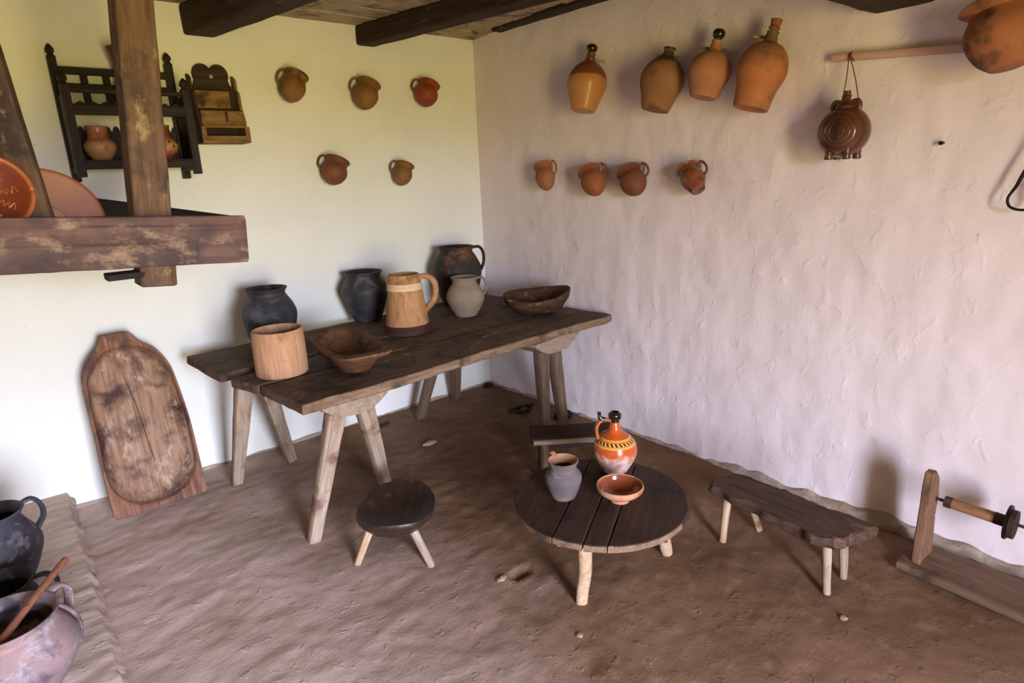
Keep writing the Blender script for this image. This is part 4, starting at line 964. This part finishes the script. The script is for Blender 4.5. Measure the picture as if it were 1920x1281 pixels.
# ------------------------------------------------------------------ pots on the hearth
HZ = 0.108
t = pot('clay_pot', 'slate grey handled pot at the back of the hearth platform', 'pot', (-2.965, -0.78, HZ),
    [(0.075, 0), (0.105, 0.05), (0.140, 0.145), (0.132, 0.195), (0.100, 0.255), (0.092, 0.275), (0.108, 0.305)], 'pot_blue', 0.009, rot=math.radians(15))
handle(t, [(0.098, 0.300), (0.135, 0.308), (0.160, 0.275), (0.162, 0.225), (0.130, 0.18)], [0.018, 0.019, 0.019, 0.019, 0.021], 0.45, 'pot_blue')
t = pot('clay_pot', 'low soot-black pot between the two larger hearth pots', 'pot', (-2.975, -1.14, HZ),
    [(0.070, 0), (0.095, 0.04), (0.118, 0.10), (0.110, 0.14), (0.098, 0.165), (0.112, 0.195)], 'pot_soot', 0.009, rot=math.radians(-10))
handle(t, [(0.100, 0.188), (0.140, 0.192), (0.165, 0.165), (0.160, 0.13), (0.115, 0.09)], [0.014, 0.015, 0.015, 0.015, 0.017], 0.5, 'pot_soot')
t = pot('clay_pot', 'big pinkish grey pot nearest the viewer on the hearth', 'pot', (-2.945, -1.50, HZ),
    [(0.085, 0), (0.120, 0.045), (0.164, 0.125), (0.162, 0.165), (0.135, 0.215), (0.122, 0.238), (0.134, 0.262)], 'pot_pink', 0.010, rot=math.radians(35))
handle(t, [(0.126, 0.254), (0.165, 0.262), (0.190, 0.235), (0.188, 0.185), (0.155, 0.125)], [0.019, 0.020, 0.020, 0.020, 0.022], 0.4, 'pot_pink')
ph = tube('side_strap', [(0.118, -0.055, 0.236), (0.135, -0.075, 0.205), (0.142, -0.09, 0.16), (0.128, -0.095, 0.10)], [0.015, 0.017, 0.016, 0.010], 'pot_pink', t, flat=0.4, side=(-0.4, -0.9, 0.1), seg=12)
sp = tube('wooden_spoon', [(-2.995, -1.62, 0.335), (-2.95, -1.565, 0.352), (-2.86, -1.455, 0.388), (-2.772, -1.35, 0.418)], [0.018, 0.012, 0.0105, 0.011], 'spoon', None)
tag(sp, 'red-brown wooden spoon handle lying across the big hearth pot', 'spoon')

# ------------------------------------------------------------------ scraps and clods on the floor
def clod(label, x, y, r, mat, sq=(1, 1, 0.45), name='clay_clod', cat='clod', seed=1.0):
    bm = bmesh.new(); bmesh.ops.create_icosphere(bm, subdivisions=2, radius=1.0)
    for vv in bm.verts:
        d = 1 + 0.35 * nz(vv.co, 1.6, seed); vv.co = Vector((vv.co.x * sq[0], vv.co.y * sq[1], vv.co.z * sq[2])) * (r * d)
    me = bpy.data.meshes.new(name); bm.to_mesh(me); bm.free(); me.materials.append(MT[mat])
    o = bpy.data.objects.new(name, me); col.objects.link(o); o.location = (x, y, fz(x, y) + r * sq[2] * 0.55)
    return tag(o, label, cat, 'clods on the floor' if name == 'clay_clod' else None)
clod('dark flat stone under the far right legs of the long table', -0.10, -0.90, 0.075, 'scrap', (1.0, 0.7, 0.4), 'stone', 'stone', 3)
clod('flat dry clay clod on the floor below the table middle', -0.954, -0.61, 0.035, 'clod', (1.4, 0.6, 0.4), seed=5)
clod('pale clod lying in front of the slab bench', -0.72, -2.93, 0.014, 'clod', seed=7)
clod('small clod in front of the round table leg', -1.46, -2.36, 0.012, 'clod', seed=8)
clod('clod on the floor beside the pit near the round table', -1.46, -1.93, 0.018, 'clod', (1.3, 0.7, 0.5), seed=9)
o = tube('dark_scrap', [(-0.215 + 0.075 * math.cos(a) * (1 + 0.2 * math.sin(3 * a)), -0.622 + 0.06 * math.sin(a) * (1 + 0.25 * math.cos(2 * a)), 0.008) for a in [2 * PI * q / 16 for q in range(16)]] + [(-0.10, -0.60, 0.01)], [0.011 + 0.005 * math.sin(q * 2.1) for q in range(17)], 'scrap', None, flat=0.6, side=(0, 0, 1))
tag(o, 'curled dark scrap on the floor under the table near the corner', 'scrap')
o = stick('bark_scrap', (-1.05, -0.165, 0.004), (-0.97, -0.15, 0.006), 0.03, 0.02, 'scrap', None, 0.008, 0.006, n=4, jit=0.2, sq=3)
tag(o, 'thin dark bark scrap on the floor close to the left wall', 'scrap')
o = clod('dark lump in the floor corner where the walls meet', -0.06, -0.05, 0.035, 'scrap', (1.2, 0.7, 0.6), 'dark_lump', 'lump', 12)
